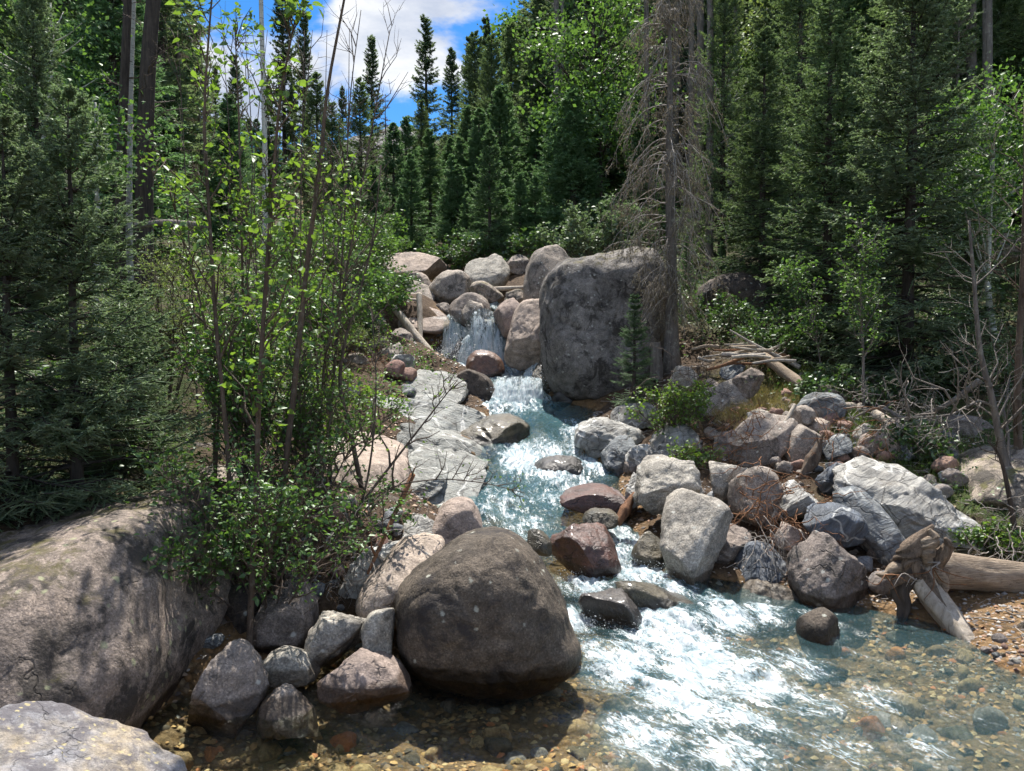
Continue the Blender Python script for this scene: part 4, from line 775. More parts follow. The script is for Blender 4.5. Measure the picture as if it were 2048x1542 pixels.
for k in range(900):
    d = 17+80*rng.random()**1.1; px = rng.uniform(600, 1150) if k % 2 else rng.uniform(-150, 2200)
    if k % 2: d = 24+75*rng.random()**1.4
    g = ground_at(px, d); zc, xl, xr = [float(v) for v in chan(d)]
    if xl-1.5 < g[0] < xr+1.5 or (abs(g[0]) < 7 and d < 23.5): continue
    if 330 < px < 640 and d < 30 and rng.random() < .5: continue
    if 560 < px < 1330 and d < 33 and not (px < 720): 
        if rng.random() < .4: continue
        d2 = 'mid_b'
    else: d2 = None
    key = d2 or rng.choice(['far_a', 'far_b', 'far_c', 'far_a', 'mid_b', 'snag'] if d > 30 else ['mid_a', 'mid_a', 'far_b', 'mid_b', 'snag'])
    h = rng.uniform(10, 20) if key[:3] == 'far' or key == 'mid_a' else rng.uniform(2.2, 5.) if d2 else rng.uniform(3.5, 8.5) if key == 'mid_b' else rng.uniform(7, 13)
    hmax = W(px, 385 if 872 < px < 945 and 33 < d < 58 else np.interp(px, SKY[:, 0], SKY[:, 1])+rng.uniform(0, 120), d)[2]-g[2]
    if hmax < 3.: continue
    if 985 < px < 1130 and d < 42: h = min(h, max(2.2, (d-28)*1.3))
    h = min(h, hmax, max(3.5, (d-11)*1.5) if g[0] < 0 else max(4., (d-14)*1.5+3))
    if h < 3.6 and key != 'mid_b': key = 'mid_b'
    if h < 6 and key[:3] == 'far': key = 'mid_b'
    forest(key, g[0], g[1], h, rng.uniform(0, 6.28), rng.uniform(1.2, 1.6)*(1.15 if key[:3] == 'far' and h < 10 else 1)); nfill += 1
    if nfill >= 320: break

# ------------------------------------------------------------------ broad-leaved plants
LEAF_V = np.array([(0, 0, 0), (.24, .29, .08), (.58, .26, .06), (1, 0, -.16), (.58, -.26, .06), (.24, -.29, .08)])
LEAF_F = np.array([(0, 2, 1), (0, 3, 2), (0, 4, 3), (0, 5, 4)])
LANCE_V = np.array([(0, 0, 0), (.4, .13, .05), (1, 0, -.12), (.4, -.13, .05)]); LANCE_F = np.array([(0, 2, 1), (0, 3, 2)])
QUAD_V = np.array([(0, 0, 0), (.5, .36, .06), (1, 0, -.05), (.5, -.36, .06)]); QUAD_F = np.array([(0, 2, 1), (0, 3, 2)])
def side_twigs(P, rg, per, t0, length, up=.35, bend=.15, n=5, t1=1.):
    """P (B,m,3) parents -> twigs (B*per,n,3)"""
    B_, m, _ = P.shape; t = rg.uniform(t0, t1, (B_, per)); i = np.minimum((t*(m-1)).astype(int), m-2); f = (t*(m-1)-i)[..., None]; bi = np.arange(B_)[:, None]
    p = P[bi, i]*(1-f)+P[bi, i+1]*f; ax = unit(P[bi, i+1]-P[bi, i]); rv = rg.normal(size=p.shape); rv -= ax*(rv*ax).sum(-1, keepdims=True)
    d = unit(unit(rv)*.8+ax*.55+np.array([0, 0, up])); L = length*rg.uniform(.5, 1.2, (B_, per))*(1.15-.6*t)
    s = np.linspace(0, 1, n); Q = p[:, :, None]+d[:, :, None]*(s*L[..., None])[..., None]+np.array([0, 0, bend])*(s**2*L[..., None])[..., None]
    Q[:, :, 1:] += rg.normal(0, .05, Q[:, :, 1:].shape)*L[..., None, None]
    return Q.reshape(-1, n, 3)
def leaves_on(P, rg, per, size, t0=.2, droop=.3, jitter=.03):
    B_, m, _ = P.shape; t = rg.uniform(t0, 1, (B_, per)); i = np.minimum((t*(m-1)).astype(int), m-2); f = (t*(m-1)-i)[..., None]; bi = np.arange(B_)[:, None]
    p = (P[bi, i]*(1-f)+P[bi, i+1]*f).reshape(-1, 3); ax = unit(P[bi, i+1]-P[bi, i]).reshape(-1, 3)
    d = unit(rg.normal(size=p.shape)*np.array([1, 1, .5])+ax*.5+np.array([0, 0, -droop])); nrm = unit(rg.normal(size=p.shape)*.85+np.array([0, -.15, 1.]))
    return p+rg.normal(0, jitter, p.shape), frames(d, nrm), size*rg.uniform(.45, 1.3, len(p))
def twig_radii(P, r0): L = np.linalg.norm(P[:, -1]-P[:, 0], axis=1); return (r0*np.clip(L/L.mean(), .4, 2))[:, None]*np.linspace(1, .3, P.shape[1])
def leafy(name, label, cat, stems, radii, seed, leafmat, bark, size, per_stem=14, tlen=.5, per_twig=4, slen=.22, nleaf=4, t0=.3, tmpl=(LEAF_V, LEAF_F), group=None, up=.35, singles=0, t1=1., r_twig=.004, keep=None, trunk_name='trunk', droop=.3):
    """stems: list of (n,3) world polylines"""
    rg = np.random.default_rng(seed); n = 18 if max(radii) > .0085 else 8; S = np.array([spline(s, n) for s in stems]); base = S[0][0].copy()
    S = S-base; rr = np.array([np.linspace(r, max(r*.22, .003), n) for r in radii])
    o = thing(name, label, cat, base, group)
    for k in range(len(S)):
        V, F = tubes(S[k], rr[k], 8 if n > 8 else 5); obj(trunk_name if len(S) == 1 else 'stem', mesh('stem', V, F, M[bark]), o)
    tw = side_twigs(S, rg, per_stem, t0, tlen, up, t1=t1, n=4)
    if keep is not None: tw = tw[keep(tw[:, -1]+base)]
    st = side_twigs(tw, rg, per_twig, .15, slen, .15, n=3 if tmpl[0] is LEAF_V else 2)
    V, F = join([tubes(tw, twig_radii(tw, r_twig*1.6), 4 if tmpl[0] is LEAF_V else 3, False), tubes(st, twig_radii(st, r_twig*.8), 3, False)]); obj('twigs', mesh('twigs', V, F, M[bark]), o)['kind'] = 'stuff'
    if nleaf:
        allp = [leaves_on(st, rg, nleaf, size, .15, droop), leaves_on(tw, rg, max(1, nleaf), size, .5, droop)]
        p, Rm, sc = [np.concatenate(q) for q in zip(*allp)]
        sing = []
        if singles:
            wp = np.argsort(-sc)[:singles]; sing = [(j, Rm[j], sc[j], p[j]) for j in wp]
            kp = np.ones(len(p), bool); kp[wp] = False; p, Rm, sc = p[kp], Rm[kp], sc[kp]
        V, F = scatter(*tmpl, p, Rm, sc); k_ = len(tmpl[0])
        cr = obj('crown', mesh('crown', V, F, M[leafmat], {'rnd': np.repeat(rg.beta(1.6, 1.6, len(p)), k_)}, smooth=False), o); cr['kind'] = 'stuff'
        if sing:
            msh = [mesh('leaf', LEAF_V, LEAF_F, M[leafmat], {'rnd': np.full(6, q)}, smooth=False) for q in (.1, .3, .5, .7, .95)]
            for j, rm, s_, p_ in sing:
                lo = obj('leaf', msh[j % 5], cr); mt = Matrix(rm.tolist()).to_4x4()@Matrix.Scale(float(s_), 4); mt.translation = p_; lo.matrix_local = mt
    return o
def PX(pts, d):  # stem traced in the photograph at distance d (or one distance per point)
    ds = d if hasattr(d, '__len__') else [d]*len(pts); return np.array([W(x, y, q) for (x, y), q in zip(pts, ds)])
def grounded(pts, d): # first point dropped to the ground
    P = PX(pts, d); g = P[0].copy(); g[2] = float(H(g[0], g[1]))-.05
    return np.vstack([g, P[1:]]) if abs(g[2]-P[0][2]) < .25 else np.vstack([g, P])
sap = dict(leafmat='leaf_aspen', bark='bark_brown')
leafy('sapling', 'tallest leafy sapling growing from the stones by the pool', 'sapling', [grounded([(500,1250),(512,1000),(518,800),(532,560),(545,380),(560,200),(590,40)], 5.4)], [.026], 1, size=.07, per_stem=34, tlen=.48, per_twig=3, slen=.18, nleaf=3, t0=.3, singles=220, up=.45, **sap)
leafy('sapling', 'brown sapling with sparse lower leaves beside the tallest sapling', 'sapling', [grounded([(470,1180),(455,900),(432,650),(420,450),(408,250),(420,40),(430,-60)], 6.2)], [.024], 2, size=.066, per_stem=24, tlen=.55, per_twig=3, slen=.2, nleaf=3, t0=.35, up=.5, **sap)
leafy('sapling', 'leaning dark sapling with leafy middle and bare crown against the clouds', 'sapling', [grounded([(560,1000),(590,760),(615,520),(640,330),(655,180),(690,-10),(700,-80)], 6.6)], [.028], 3, size=.066, per_stem=26, tlen=.5, per_twig=3, slen=.2, nleaf=3, t0=.2, up=.5, keep=lambda p: (to_px(p)[1] > 230), **sap)
leafy('sapling', 'slim sapling with bright top leaves behind the tallest sapling', 'sapling', [grounded([(500,1100),(490,800),(484,500),(478,250),(470,60)], 7.0)], [.021], 4, size=.064, per_stem=22, tlen=.5, per_twig=3, slen=.18, nleaf=3, t0=.35, up=.5, **sap)
leafy('sapling', 'leafy sapling spreading low over the willow thicket', 'sapling', [grounded([(430,950),(425,760),(400,600),(365,480),(340,380)], 6.8), grounded([(430,950),(440,800),(470,650),(500,520),(490,400)], 6.8)], [.016, .014], 5, size=.062, per_stem=20, tlen=.5, per_twig=3, slen=.2, nleaf=3, t0=.25, up=.35, **sap)
leafy('sapling', 'sapling with bright leaves leaning over the whaleback boulder', 'sapling', [grounded([(640,880),(650,720),(680,600),(705,480),(715,380)], 7.4), grounded([(640,880),(630,700),(600,560),(590,430),(600,300)], 7.4)], [.016, .016], 6, size=.062, per_stem=20, tlen=.5, per_twig=3, slen=.2, nleaf=3, t0=.3, up=.4, **sap)
bare = dict(leafmat='leaf_aspen', bark='twig', nleaf=0, size=.05)
leafy('bare_sapling', 'leafless sapling with forked thin twigs against the cloud', 'sapling', [grounded([(660,860),(672,700),(690,560),(715,420),(745,250),(780,60)], 7.8), grounded([(660,860),(675,650),(690,420),(700,200),(722,20)], 7.8)], [.02, .016], 7, per_stem=22, tlen=.7, per_twig=3, slen=.3, t0=.3, up=.6, **bare)
leafy('bare_sapling', 'dark dead sapling bent over the whaleback boulder', 'sapling', [grounded([(725,950),(700,860),(680,770),(690,680),(715,600),(745,480),(762,330)], 7.7)], [.026], 8, per_stem=16, tlen=.5, per_twig=3, slen=.25, t0=.3, up=.4, **bare)
leafy('bare_sapling', 'arching thin twigs reaching across the bedrock from the stream edge', 'sapling', [grounded([(660,1120),(720,1010),(790,920),(860,830),(915,760)], 6.5), grounded([(690,1080),(730,980),(748,860),(752,750),(745,640)], 6.5), grounded([(660,1120),(760,990),(860,960),(960,965),(1045,985)], 6.4)], [.016, .012, .008], 9, leafmat='leaf_aspen', bark='twig', nleaf=1, size=.03, per_stem=12, tlen=.35, per_twig=3, slen=.16, t0=.25, up=.3)
leafy('bare_sapling', 'thicket of thin brown leafless stems behind the saplings', 'sapling', [grounded([(400+k*28, 900), (395+k*30+((k*37) % 23-11), 600), (390+k*33+((k*53) % 41-20), 330), (385+k*35+((k*71) % 61-30), 60)], 9.+.3*(k % 3)) for k in range(10)], [.014]*10, 10, per_stem=9, tlen=.8, per_twig=3, slen=.35, t0=.3, up=.7, **bare)
# alder and willow shrubs
def clump(cx, cy, n, rx, ry, hgt, rg, spread=.5, z=None):
    g = np.array([cx, cy, float(H(cx, cy))-.05 if z is None else z]); out = []
    for k in range(n):
        a = rg.uniform(0, 6.28); q = math.sqrt(rg.random()); e = np.array([math.cos(a)*rx*q, math.sin(a)*ry*q, hgt*rg.uniform(.6, 1.05)*(1-.35*q)])
        s = g+np.array([e[0]*.12, e[1]*.12, 0]); out.append(np.array([s, s+e*np.array([.35, .35, .45])+rg.normal(0, .03, 3), s+e*np.array([.7, .7, .78])+rg.normal(0, .04, 3), s+e*np.array([1, 1, 1])]))
    return out
def shrub(name, label, px, d, n, wpx, hgt, seed, leafmat, size, bark='twig', per=10, tlen=.35, ptw=3, nleaf=5, tmpl=(LEAF_V, LEAF_F), ry=None, r=.008, group=None, t0=.2, singles=0, cat='shrub', z=None):
    rg = np.random.default_rng(seed); g = ground_at(px, d); rx = wpx/2*d/FPX
    st = clump(g[0], g[1], n, rx, ry or rx*.8, hgt, rg, z=z)
    return leafy(name, label, cat, st, [r]*n, seed, leafmat, bark, size, per, tlen, ptw, tlen*.45, nleaf, t0, tmpl, group, singles=singles)
shrub('alder_shrub', 'dense dark green alder at the feet of the saplings by the pool', 530, 5.75, 26, 600, 1.45, 20, 'leaf_alder', .042, per=14, tlen=.34, ptw=3, nleaf=4)
shrub('alder_shrub', 'alder branch spray hanging over the huge pink boulder', 350, 5.45, 9, 360, .75, 21, 'leaf_alder', .046, per=12, tlen=.3, ptw=3, nleaf=4, singles=150)
shrub('alder_shrub', 'alder leaves crowding the whaleback boulder', 640, 6.9, 14, 330, 1.3, 22, 'leaf_alder', .042, per=14, tlen=.34, ptw=3, nleaf=4)
shrub('alder_shrub', 'tall leafy alder mass behind the tallest sapling', 500, 6.9, 18, 360, 2.1, 128, 'leaf_alder', .05, per=13, tlen=.4, ptw=3, nleaf=4)
shrub('alder_shrub', 'sunlit alder between the saplings and the whaleback boulder', 590, 8., 14, 300, 1.7, 129, 'leaf_aspen', .05, per=12, tlen=.4, ptw=3, nleaf=4, tmpl=(QUAD_V, QUAD_F))
shrub('willow_shrub', 'pale yellow-green willow thicket behind the low bushy spruce', 330, 9.4, 18, 330, 2.3, 23, 'leaf_willow', .055, per=16, tlen=.5, ptw=4, nleaf=5, tmpl=(LANCE_V, LANCE_F))
shrub('willow_shrub', 'bright willow behind the sapling stems', 470, 10.2, 12, 260, 1.3, 24, 'leaf_willow', .055, per=14, tlen=.4, ptw=3, nleaf=5, tmpl=(LANCE_V, LANCE_F))
shrub('willow_shrub', 'green willow bush beside the crossed dead logs', 610, 13.2, 18, 300, 1.9, 25, 'leaf_alder', .06, per=16, tlen=.5, ptw=4, nleaf=5, tmpl=(QUAD_V, QUAD_F))
shrub('willow_shrub', 'tall leafy willow thicket beneath the bare forked sapling', 640, 17., 14, 320, 2.2, 26, 'leaf_cotton', .08, per=16, tlen=.7, ptw=4, nleaf=5, tmpl=(QUAD_V, QUAD_F))
shrub('willow_shrub', 'sunlit willow bush at the foot of the far slope', 700, 24., 18, 260, 2.6, 27, 'leaf_cotton', .10, per=14, tlen=.7, ptw=4, nleaf=5, tmpl=(QUAD_V, QUAD_F))
shrub('willow_shrub', 'dark green willow overhanging the leaning dead logs', 735, 16., 14, 170, 1.5, 125, 'leaf_alder', .07, per=14, tlen=.45, ptw=4, nleaf=5, tmpl=(QUAD_V, QUAD_F))
shrub('willow_shrub', 'willow bush on the slope behind the bleached flat log', 700, 19.5, 14, 210, 1.7, 126, 'leaf_alder', .08, per=14, tlen=.5, ptw=4, nleaf=5, tmpl=(QUAD_V, QUAD_F))
shrub('willow_shrub', 'low willow beside the rusty little dead bush', 690, 14., 10, 130, .9, 127, 'leaf_willow', .055, per=12, tlen=.35, ptw=3, nleaf=5, tmpl=(LANCE_V, LANCE_F))
shrub('leafy_shrub', 'bright green leafy shrub on the schist outcrop', 1340, 10.7, 12, 150, .95, 28, 'leaf_aspen', .05, per=12, tlen=.3, ptw=3, nleaf=4)
shrub('leafy_shrub', 'small leafy sprig at the waterside below the bright leafy shrub', 1385, 9.7, 6, 90, .45, 29, 'leaf_aspen', .045, per=9, tlen=.2, ptw=2, nleaf=4)
shrub('leafy_shrub', 'silvery-leaved shrub glinting behind the towering block', 1190, 19.5, 16, 190, 1.9, 30, 'leaf_pale', .09, per=14, tlen=.5, ptw=4, nleaf=5, tmpl=(QUAD_V, QUAD_F), z=float(W(1190, 545, 19.5)[2]))
shrub('leafy_shrub', 'fresh green plant at the log pile edge', 1560, 12.6, 8, 120, .7, 31, 'leaf_dark', .07, per=10, tlen=.3, ptw=3, nleaf=4)
shrub('leafy_shrub', 'leafy sprig above the root log', 1960, 7.3, 6, 110, .28, 32, 'leaf_aspen', .045, per=8, tlen=.16, ptw=2, nleaf=4, r=.004)
shrub('leafy_shrub', 'leafy sprig under the crooked bare trees', 2050, 7.2, 6, 120, .28, 33, 'leaf_aspen', .045, per=8, tlen=.16, ptw=2, nleaf=4, r=.004)
for i, (px, d, w, h) in enumerate([(1420,14.5,200,.7),(1600,13.,220,.6),(1500,14.,200,.7),(1760,10.6,130,.35),(1830,9.3,120,.3),(1660,10.9,120,.4),(240,8.8,200,.8),(120,8.,200,.7),(580,15.,250,.9),(1960,11.,220,.6),(2040,12.5,260,.9),(1880,12.5,220,.7),(1330,16.,220,.8),(960,23.5,150,.9),(1060,22.5,130,.9),(890,24.,150,.9),(820,24.5,140,.9),(740,21.,120,.8),(1010,26.,160,1.1),(770,17.6,110,.6),(720,15.2,90,.5),(760,27.,200,1.2),(1000,30.,220,1.2),(1150,27.,200,1.5),(860,34,200,1.5)]):
    shrub('undergrowth_bush', 'low dark green leafy bush in the forest undergrowth', px, d, 9, w, h, 100+i, 'leaf_dark', .06*max(1, d/13), per=9, tlen=.35*max(1, d/16), ptw=3, nleaf=4, tmpl=(QUAD_V, QUAD_F), group='undergrowth bushes')
# young aspens on the log-side bank
leafy('aspen_sapling', 'slender pale-stemmed young aspen in front of the silvery blue spruce', 'sapling', [grounded([(1728,830),(1726,700),(1722,600),(1725,520),(1722,440)], 10.2)], [.022], 40, 'leaf_cotton', 'bark_grey', .055, per_stem=44, tlen=.5, per_twig=4, slen=.2, nleaf=6, t0=.18, up=.4)
leafy('aspen_sapling', 'thin aspen sapling leaning beside the driftwood pile', 'sapling', [grounded([(1640,720),(1628,660),(1610,600),(1590,550)], 11.8)], [.016], 41, 'leaf_cotton', 'bark_grey', .055, per_stem=34, tlen=.5, per_twig=4, slen=.2, nleaf=6, t0=.3, up=.3)
# leafy trees in the forest
def broadleaf(name, label, px, rows, d, wpx, seed, leafmat, size, nclump, nper, bark='aspen_bark', tr=.1, group=None, basepx=None, rclump=.38):
    rg = np.random.default_rng(seed); g = ground_at(basepx or px, d); top = W(px, rows[0], d); bot = W(px, rows[1], d); rx = wpx/2*d/FPX
    cz, hz = (top[2]+bot[2])/2, (top[2]-bot[2])/2
    u_ = rg.normal(size=(nclump, 3)); u_ = unit(u_)*rg.uniform(.25, 1, (nclump, 1))**.45; C = np.array([top[0], d, cz])+u_*np.array([rx, rx, hz])
    o = thing(name, label, 'tree', g, group)
    t = spline([g-[0, 0, .1], g+(np.array([top[0], d, cz])-g)*.4+rg.normal(0, .08, 3), np.array([top[0], d, cz]), top-[0, 0, .2]], 16)-g
    V, F = tubes(t, np.linspace(tr, .015, 16), 10); obj('trunk', mesh('trunk', V, F, M[bark]), o)
    k = np.clip((((C[:, 2]-g[2])-rx*.5)/max(t[-1, 2], .1)*15).astype(int), 3, 14); A = t[k]; E = C-g
    s = np.linspace(0, 1, 5)[None, :, None]; L = A[:, None]*(1-s)+E[:, None]*s+np.array([0, 0, -.15])*(s*(1-s))*4*rx*.3
    V, F = tubes(L, np.linspace(tr*.28, .006, 5)[None].repeat(nclump, 0), 4); obj('limbs', mesh('limbs', V, F, M[bark]), o)['kind'] = 'stuff'
    p = (E[:, None]+rg.normal(size=(nclump, nper, 3))*np.array([1, 1, .6])*rclump*rg.uniform(.6, 1.3, (nclump, 1, 1))).reshape(-1, 3)
    dd = unit(rg.normal(size=p.shape)+[0, 0, -.4]); nn = unit(rg.normal(size=p.shape)*.7+[0, -.2, 1.])
    V, F = scatter(QUAD_V, QUAD_F, p, frames(dd, nn), size*rg.uniform(.6, 1.3, len(p)))
    cr = obj('crown', mesh('crown', V, F, M[leafmat], {'rnd': np.repeat(rg.beta(1.6, 1.6, len(p)), 4)}, smooth=False), o); cr['kind'] = 'stuff'
    return o
broadleaf('cottonwood_tree', 'large bright green cottonwood crown behind the dead conifer', 1190, (-60, 300), 27., 260, 50, 'leaf_cotton', .16, 80, 60, bark='bark_dark', tr=.12, rclump=.45)
broadleaf('cottonwood_tree', 'low hanging cottonwood foliage behind the towering block', 1200, (180, 320), 25., 190, 51, 'leaf_cotton', .15, 44, 60, bark='bark_dark', tr=.06, rclump=.4)
broadleaf('aspen_tree', 'round-topped aspen lit against the sky gap', 1030, (20, 150), 50., 75, 52, 'leaf_cotton', .26, 40, 45, tr=.18, rclump=.5)
broadleaf('aspen_tree', 'yellow-green aspen spray deep in the shaded forest', 1535, (0, 130), 22., 110, 53, 'leaf_willow', .12, 26, 50, tr=.09, rclump=.35)
broadleaf('aspen_tree', 'leafy aspen tree behind the crooked bare trees', 1990, (150, 480), 12.5, 240, 54, 'leaf_cotton', .075, 60, 90, tr=.06, rclump=.24)
broadleaf('aspen_tree', 'bushy young aspen beside the shorter shaded spruce', 1925, (260, 560), 13.8, 130, 55, 'leaf_cotton', .08, 40, 80, tr=.05, rclump=.25)
broadleaf('aspen_tree', 'dim leafy aspen between pale trunks behind the dead conifer', 1460, (80, 330), 23., 130, 56, 'leaf_cotton', .12, 34, 50, tr=.10, rclump=.4)
broadleaf('aspen_tree', 'green aspen foliage filling the gap behind the near spruces', 190, (180, 400), 13., 130, 57, 'leaf_alder', .08, 24, 60, tr=.07, rclump=.3)
broadleaf('aspen_tree', 'aspen crown of yellow-green leaves on the wooded slope', 100, (-20, 250), 16., 240, 58, 'leaf_alder', .09, 26, 60, tr=.10, rclump=.4)
# big bare trunks rising out of the frame
def pole(name, label, pts, d, r, bark, seed, nbr=10, group=None, brlen=1.2, brow=(-200, 300)):
    rg = np.random.default_rng(seed); P = grounded(pts, d); S = spline(P, 22); base = S[0].copy(); S = S-base
    o = thing(name, label, 'tree', base, group); V, F = tubes(S, np.linspace(r*1.1, r*.6, 22), 12); obj('trunk', mesh('trunk', V, F, M[bark]), o)
    if nbr:
        tw = side_twigs(S[None], rg, nbr, .35, brlen, -.1, -.15); st = side_twigs(tw, rg, 6, .2, brlen*.35, -.2)
        V, F = join([tubes(tw, twig_radii(tw, .012), 5), tubes(st, twig_radii(st, .005), 3, False)]); obj('limbs', mesh('limbs', V, F, M['twig' if bark != 'bark_grey' else 'twig_pale']), o)['kind'] = 'stuff'
    return o
pole('conifer_tree', 'thick dark conifer trunk towering over the saplings', [(288,480),(290,300),(297,120),(312,-60),(320,-200)], 15., .17, 'bark_dark', 70, 16)
pole('conifer_tree', 'slimmer dark trunk beside the white aspen trunk', [(240,470),(245,250),(252,90),(258,-80),(262,-200)], 15.5, .10, 'bark_dark', 71, 10)
pole('aspen_tree', 'white aspen trunk between two dark conifer trunks', [(258,480),(258,300),(262,120),(268,-60),(270,-200)], 15.8, .07, 'aspen_bark', 72, 0)
pole('aspen_tree', 'pale aspen trunk behind the tallest sapling', [(530,520),(530,330),(527,180),(522,0),(520,-150)], 17., .065, 'aspen_bark', 73, 4)
for i, (px, d, r) in enumerate([(1398,20,.11),(1418,19,.10),(1380,22,.10),(1555,22,.16),(1972,17,.12),(1940,18,.13),(1110,33,.14),(1122,30,.08),(1470,24,.11),(1290,25,.10)]):
    pole('aspen_tree', 'grey straight trunk standing in the shaded forest', [(px,560),(px+2,300),(px+3,100),(px+2,-120),(px+4,-260)], d, r, 'bark_grey', 75+i, 6, group='grey forest trunks')
# dead lichen-hung conifer
def dead_conifer():
    g = ground_at(1345, 13.2); g = np.array([W(1345, 712, 13.2)[0], 13.2, g[2]]); hgt = W(1330, -60, 13.2)[2]-g[2]
    o = thing('dead_conifer', 'tall dead conifer hung with drooping lichen-covered branches beside the towering block', 'tree', g)
    P, rr = trunk_geo(hgt, .12, 5, wob=.01, lean=(-.12, 0), flare=1.7); V, F = tubes(P, rr, 12); obj('trunk', mesh('trunk', V, F, M['bark_grey']), o)
    rg = np.random.default_rng(90); nb = 125; h = rg.uniform(.16, 1, nb)*hgt; az = rg.uniform(0, 6.28, nb); L = (.22+.85*np.sin(np.clip(1.15*(1-h/hgt), 0, 1)*math.pi)**.6*(1-.35*h/hgt))*rg.uniform(.5, 1.35, nb)*(1-.3*(h/hgt < .3))
    s = np.linspace(0, 1, 9); rise = rg.uniform(-.3, .6, nb); x0 = np.interp(h, P[:, 2], P[:, 0])
    Q = np.stack([x0[:, None]+np.cos(az)[:, None]*L[:, None]*(s**.8), np.sin(az)[:, None]*L[:, None]*(s**.8), h[:, None]+L[:, None]*(rise[:, None]*s-rg.uniform(.3, 1.5, (nb, 1))*s**2.2)], -1)
    Q[:, 1:] += np.cumsum(rg.normal(0, .014, Q[:, 1:].shape), 1)
    tw = side_twigs(Q, rg, 7, .2, .36, -.6, -.5, n=5); st = side_twigs(tw, rg, 3, .2, .16, -.9, -.4, n=3)
    V, F = join([tubes(Q, (.011*np.linspace(1, .25, 9))[None].repeat(nb, 0), 5), tubes(tw, twig_radii(tw, .0045), 4, False)]); obj('branches', mesh('branches', V, F, M['twig_pale']), o)
    V, F = tubes(st, twig_radii(st, .003), 3, False); brn = o.children[-1]; tw2 = obj('twigs', mesh('twigs', V, F, M['bark_grey']), brn); tw2['kind'] = 'stuff'
    p, Rm, sc = [np.concatenate(q) for q in zip(leaves_on(st, rg, 4, .045, .0, .9, .02), leaves_on(tw, rg, 7, .05, 0, .9, .02), leaves_on(Q, rg, 10, .05, .3, .9, .03))]
    V, F = scatter(LANCE_V, LANCE_F, p, Rm, sc); cr = obj('lichen', mesh('lichen', V, F, M['lichen_brown'], {'rnd': np.repeat(rg.random(len(p)), 4)}, smooth=False), brn); cr['kind'] = 'stuff'
dead_conifer()
# crooked bare trees at the frame edge
leafy('bare_tree', 'crooked bare tree with curling lichened branches over the rocks', 'tree', [grounded([(2050,1060),(2010,930),(1985,800),(1960,700),(1948,560),(1938,440)], 8.3), grounded([(2050,1060),(1985,815),(1900,830),(1830,835),(1760,838)], [8.3, 8.3, 8.0, 7.9, 7.8])], [.055, .02], 95, 'leaf_aspen', 'bark_grey', .05, per_stem=20, tlen=.85, per_twig=4, slen=.35, nleaf=0, t0=.25, up=.15, r_twig=.006)
leafy('bare_tree', 'second bare tree with reddish trunk rising beside the crooked one', 'tree', [grounded([(2045,1000),(2035,850),(2038,700),(2045,560),(2050,380),(2050,200)], 8.6)], [.06], 96, 'leaf_aspen', 'bark_brown', .05, per_stem=26, tlen=.9, per_twig=4, slen=.35, nleaf=0, t0=.3, up=.2, r_twig=.005)
leafy('dead_branch', 'dead branch stub standing among the rocks under the bare trees', 'branch', [grounded([(2040,1070),(2018,990),(2000,915),(1975,880)], 7.2)], [.03], 97, 'leaf_aspen', 'bark_dark', .05, per_stem=6, tlen=.25, per_twig=2, slen=.15, nleaf=0, t0=.5, up=.1)
# ------------------------------------------------------------------ cobbles, gravel
def pebble_mesh(seed, mat, flat=.65, nth=20, nph=12, fac=4):
    rg = np.random.default_rng(seed); a = np.linspace(0, 2*math.pi, 9)[:-1]; r = rg.uniform(.78, 1.12, 8)
    o = np.stack([np.cos(a)*r, np.sin(a)*r*flat], -1); V, F, _ = rock_shape(o, rg.uniform(.6, 1.), .85, 0, .10, fac, seed, nth, nph); V[:, 2] -= V[:, 2].min()
    return mesh('cobble', V*.5, F, M[mat])
PEB = {m: [pebble_mesh(300+7*i+j, m) for j in range(4)] for i, m in enumerate(['cobble', 'cobble_red', 'cobble_grey', 'granite_pale', 'bed_tan', 'bed_orange', 'bed_dark', 'granite', 'schist_grey'])}
def cobbles(n, region, size, mats, name, labels, group, seed, sink=.25, power=2.2):
    rg = np.random.default_rng(seed)
    for k in range(n):
        r = region[rg.integers(len(region))]; px, py = rg.uniform(r[0], r[2]), rg.uniform(r[1], r[3]); d = ray_hit(px, py); p = W(px, py, d); s = size[0]+(size[1]-size[0])*rg.random()**power
        m = mats[rg.integers(len(mats))]; o = obj(name, PEB[m][rg.integers(4)], None, (p[0], p[1], float(H(p[0], p[1]))-sink*s*.6))
        o.scale = (s, s*rg.uniform(.8, 1.1), s*rg.uniform(.75, 1.2)); o.rotation_euler = (rg.normal(0, .25), rg.normal(0, .25), rg.uniform(0, 6.28))
        tag(o, labels[m], 'stone', group)
LB = lambda where: {'cobble': 'small brown cobble '+where, 'cobble_red': 'small reddish cobble '+where, 'cobble_grey': 'small blue-grey cobble '+where, 'granite_pale': 'small pale cobble '+where, 'granite': 'speckled angular cobble '+where, 'schist_grey': 'grey slaty cobble '+where,
                    'bed_tan': 'tan stone on the stream bed '+where, 'bed_orange': 'orange stone on the stream bed '+where, 'bed_dark': 'dark stone on the stream bed '+where}
dry = ['cobble', 'cobble_red', 'cobble_grey', 'granite_pale', 'granite', 'schist_grey']
cobbles(80, [(1420, 850, 1960, 1080), (1240, 830, 1650, 1000), (1500, 1040, 1800, 1190), (1650, 900, 1900, 1000), (1560, 770, 1760, 900)], (.07, .34), dry, 'cobble', LB('wedged among the boulders of the log-side bank'), 'cobbles of the log-side bank', 61)
cobbles(90, [(1420, 740, 1720, 900), (1500, 800, 1800, 960), (1600, 880, 1900, 1000)], (.10, .36), ['granite', 'schist_grey', 'cobble', 'cobble_red'], 'cobble', LB('heaped on the mound below the driftwood'), 'rubble of the mound', 67, sink=.1, power=1.6)
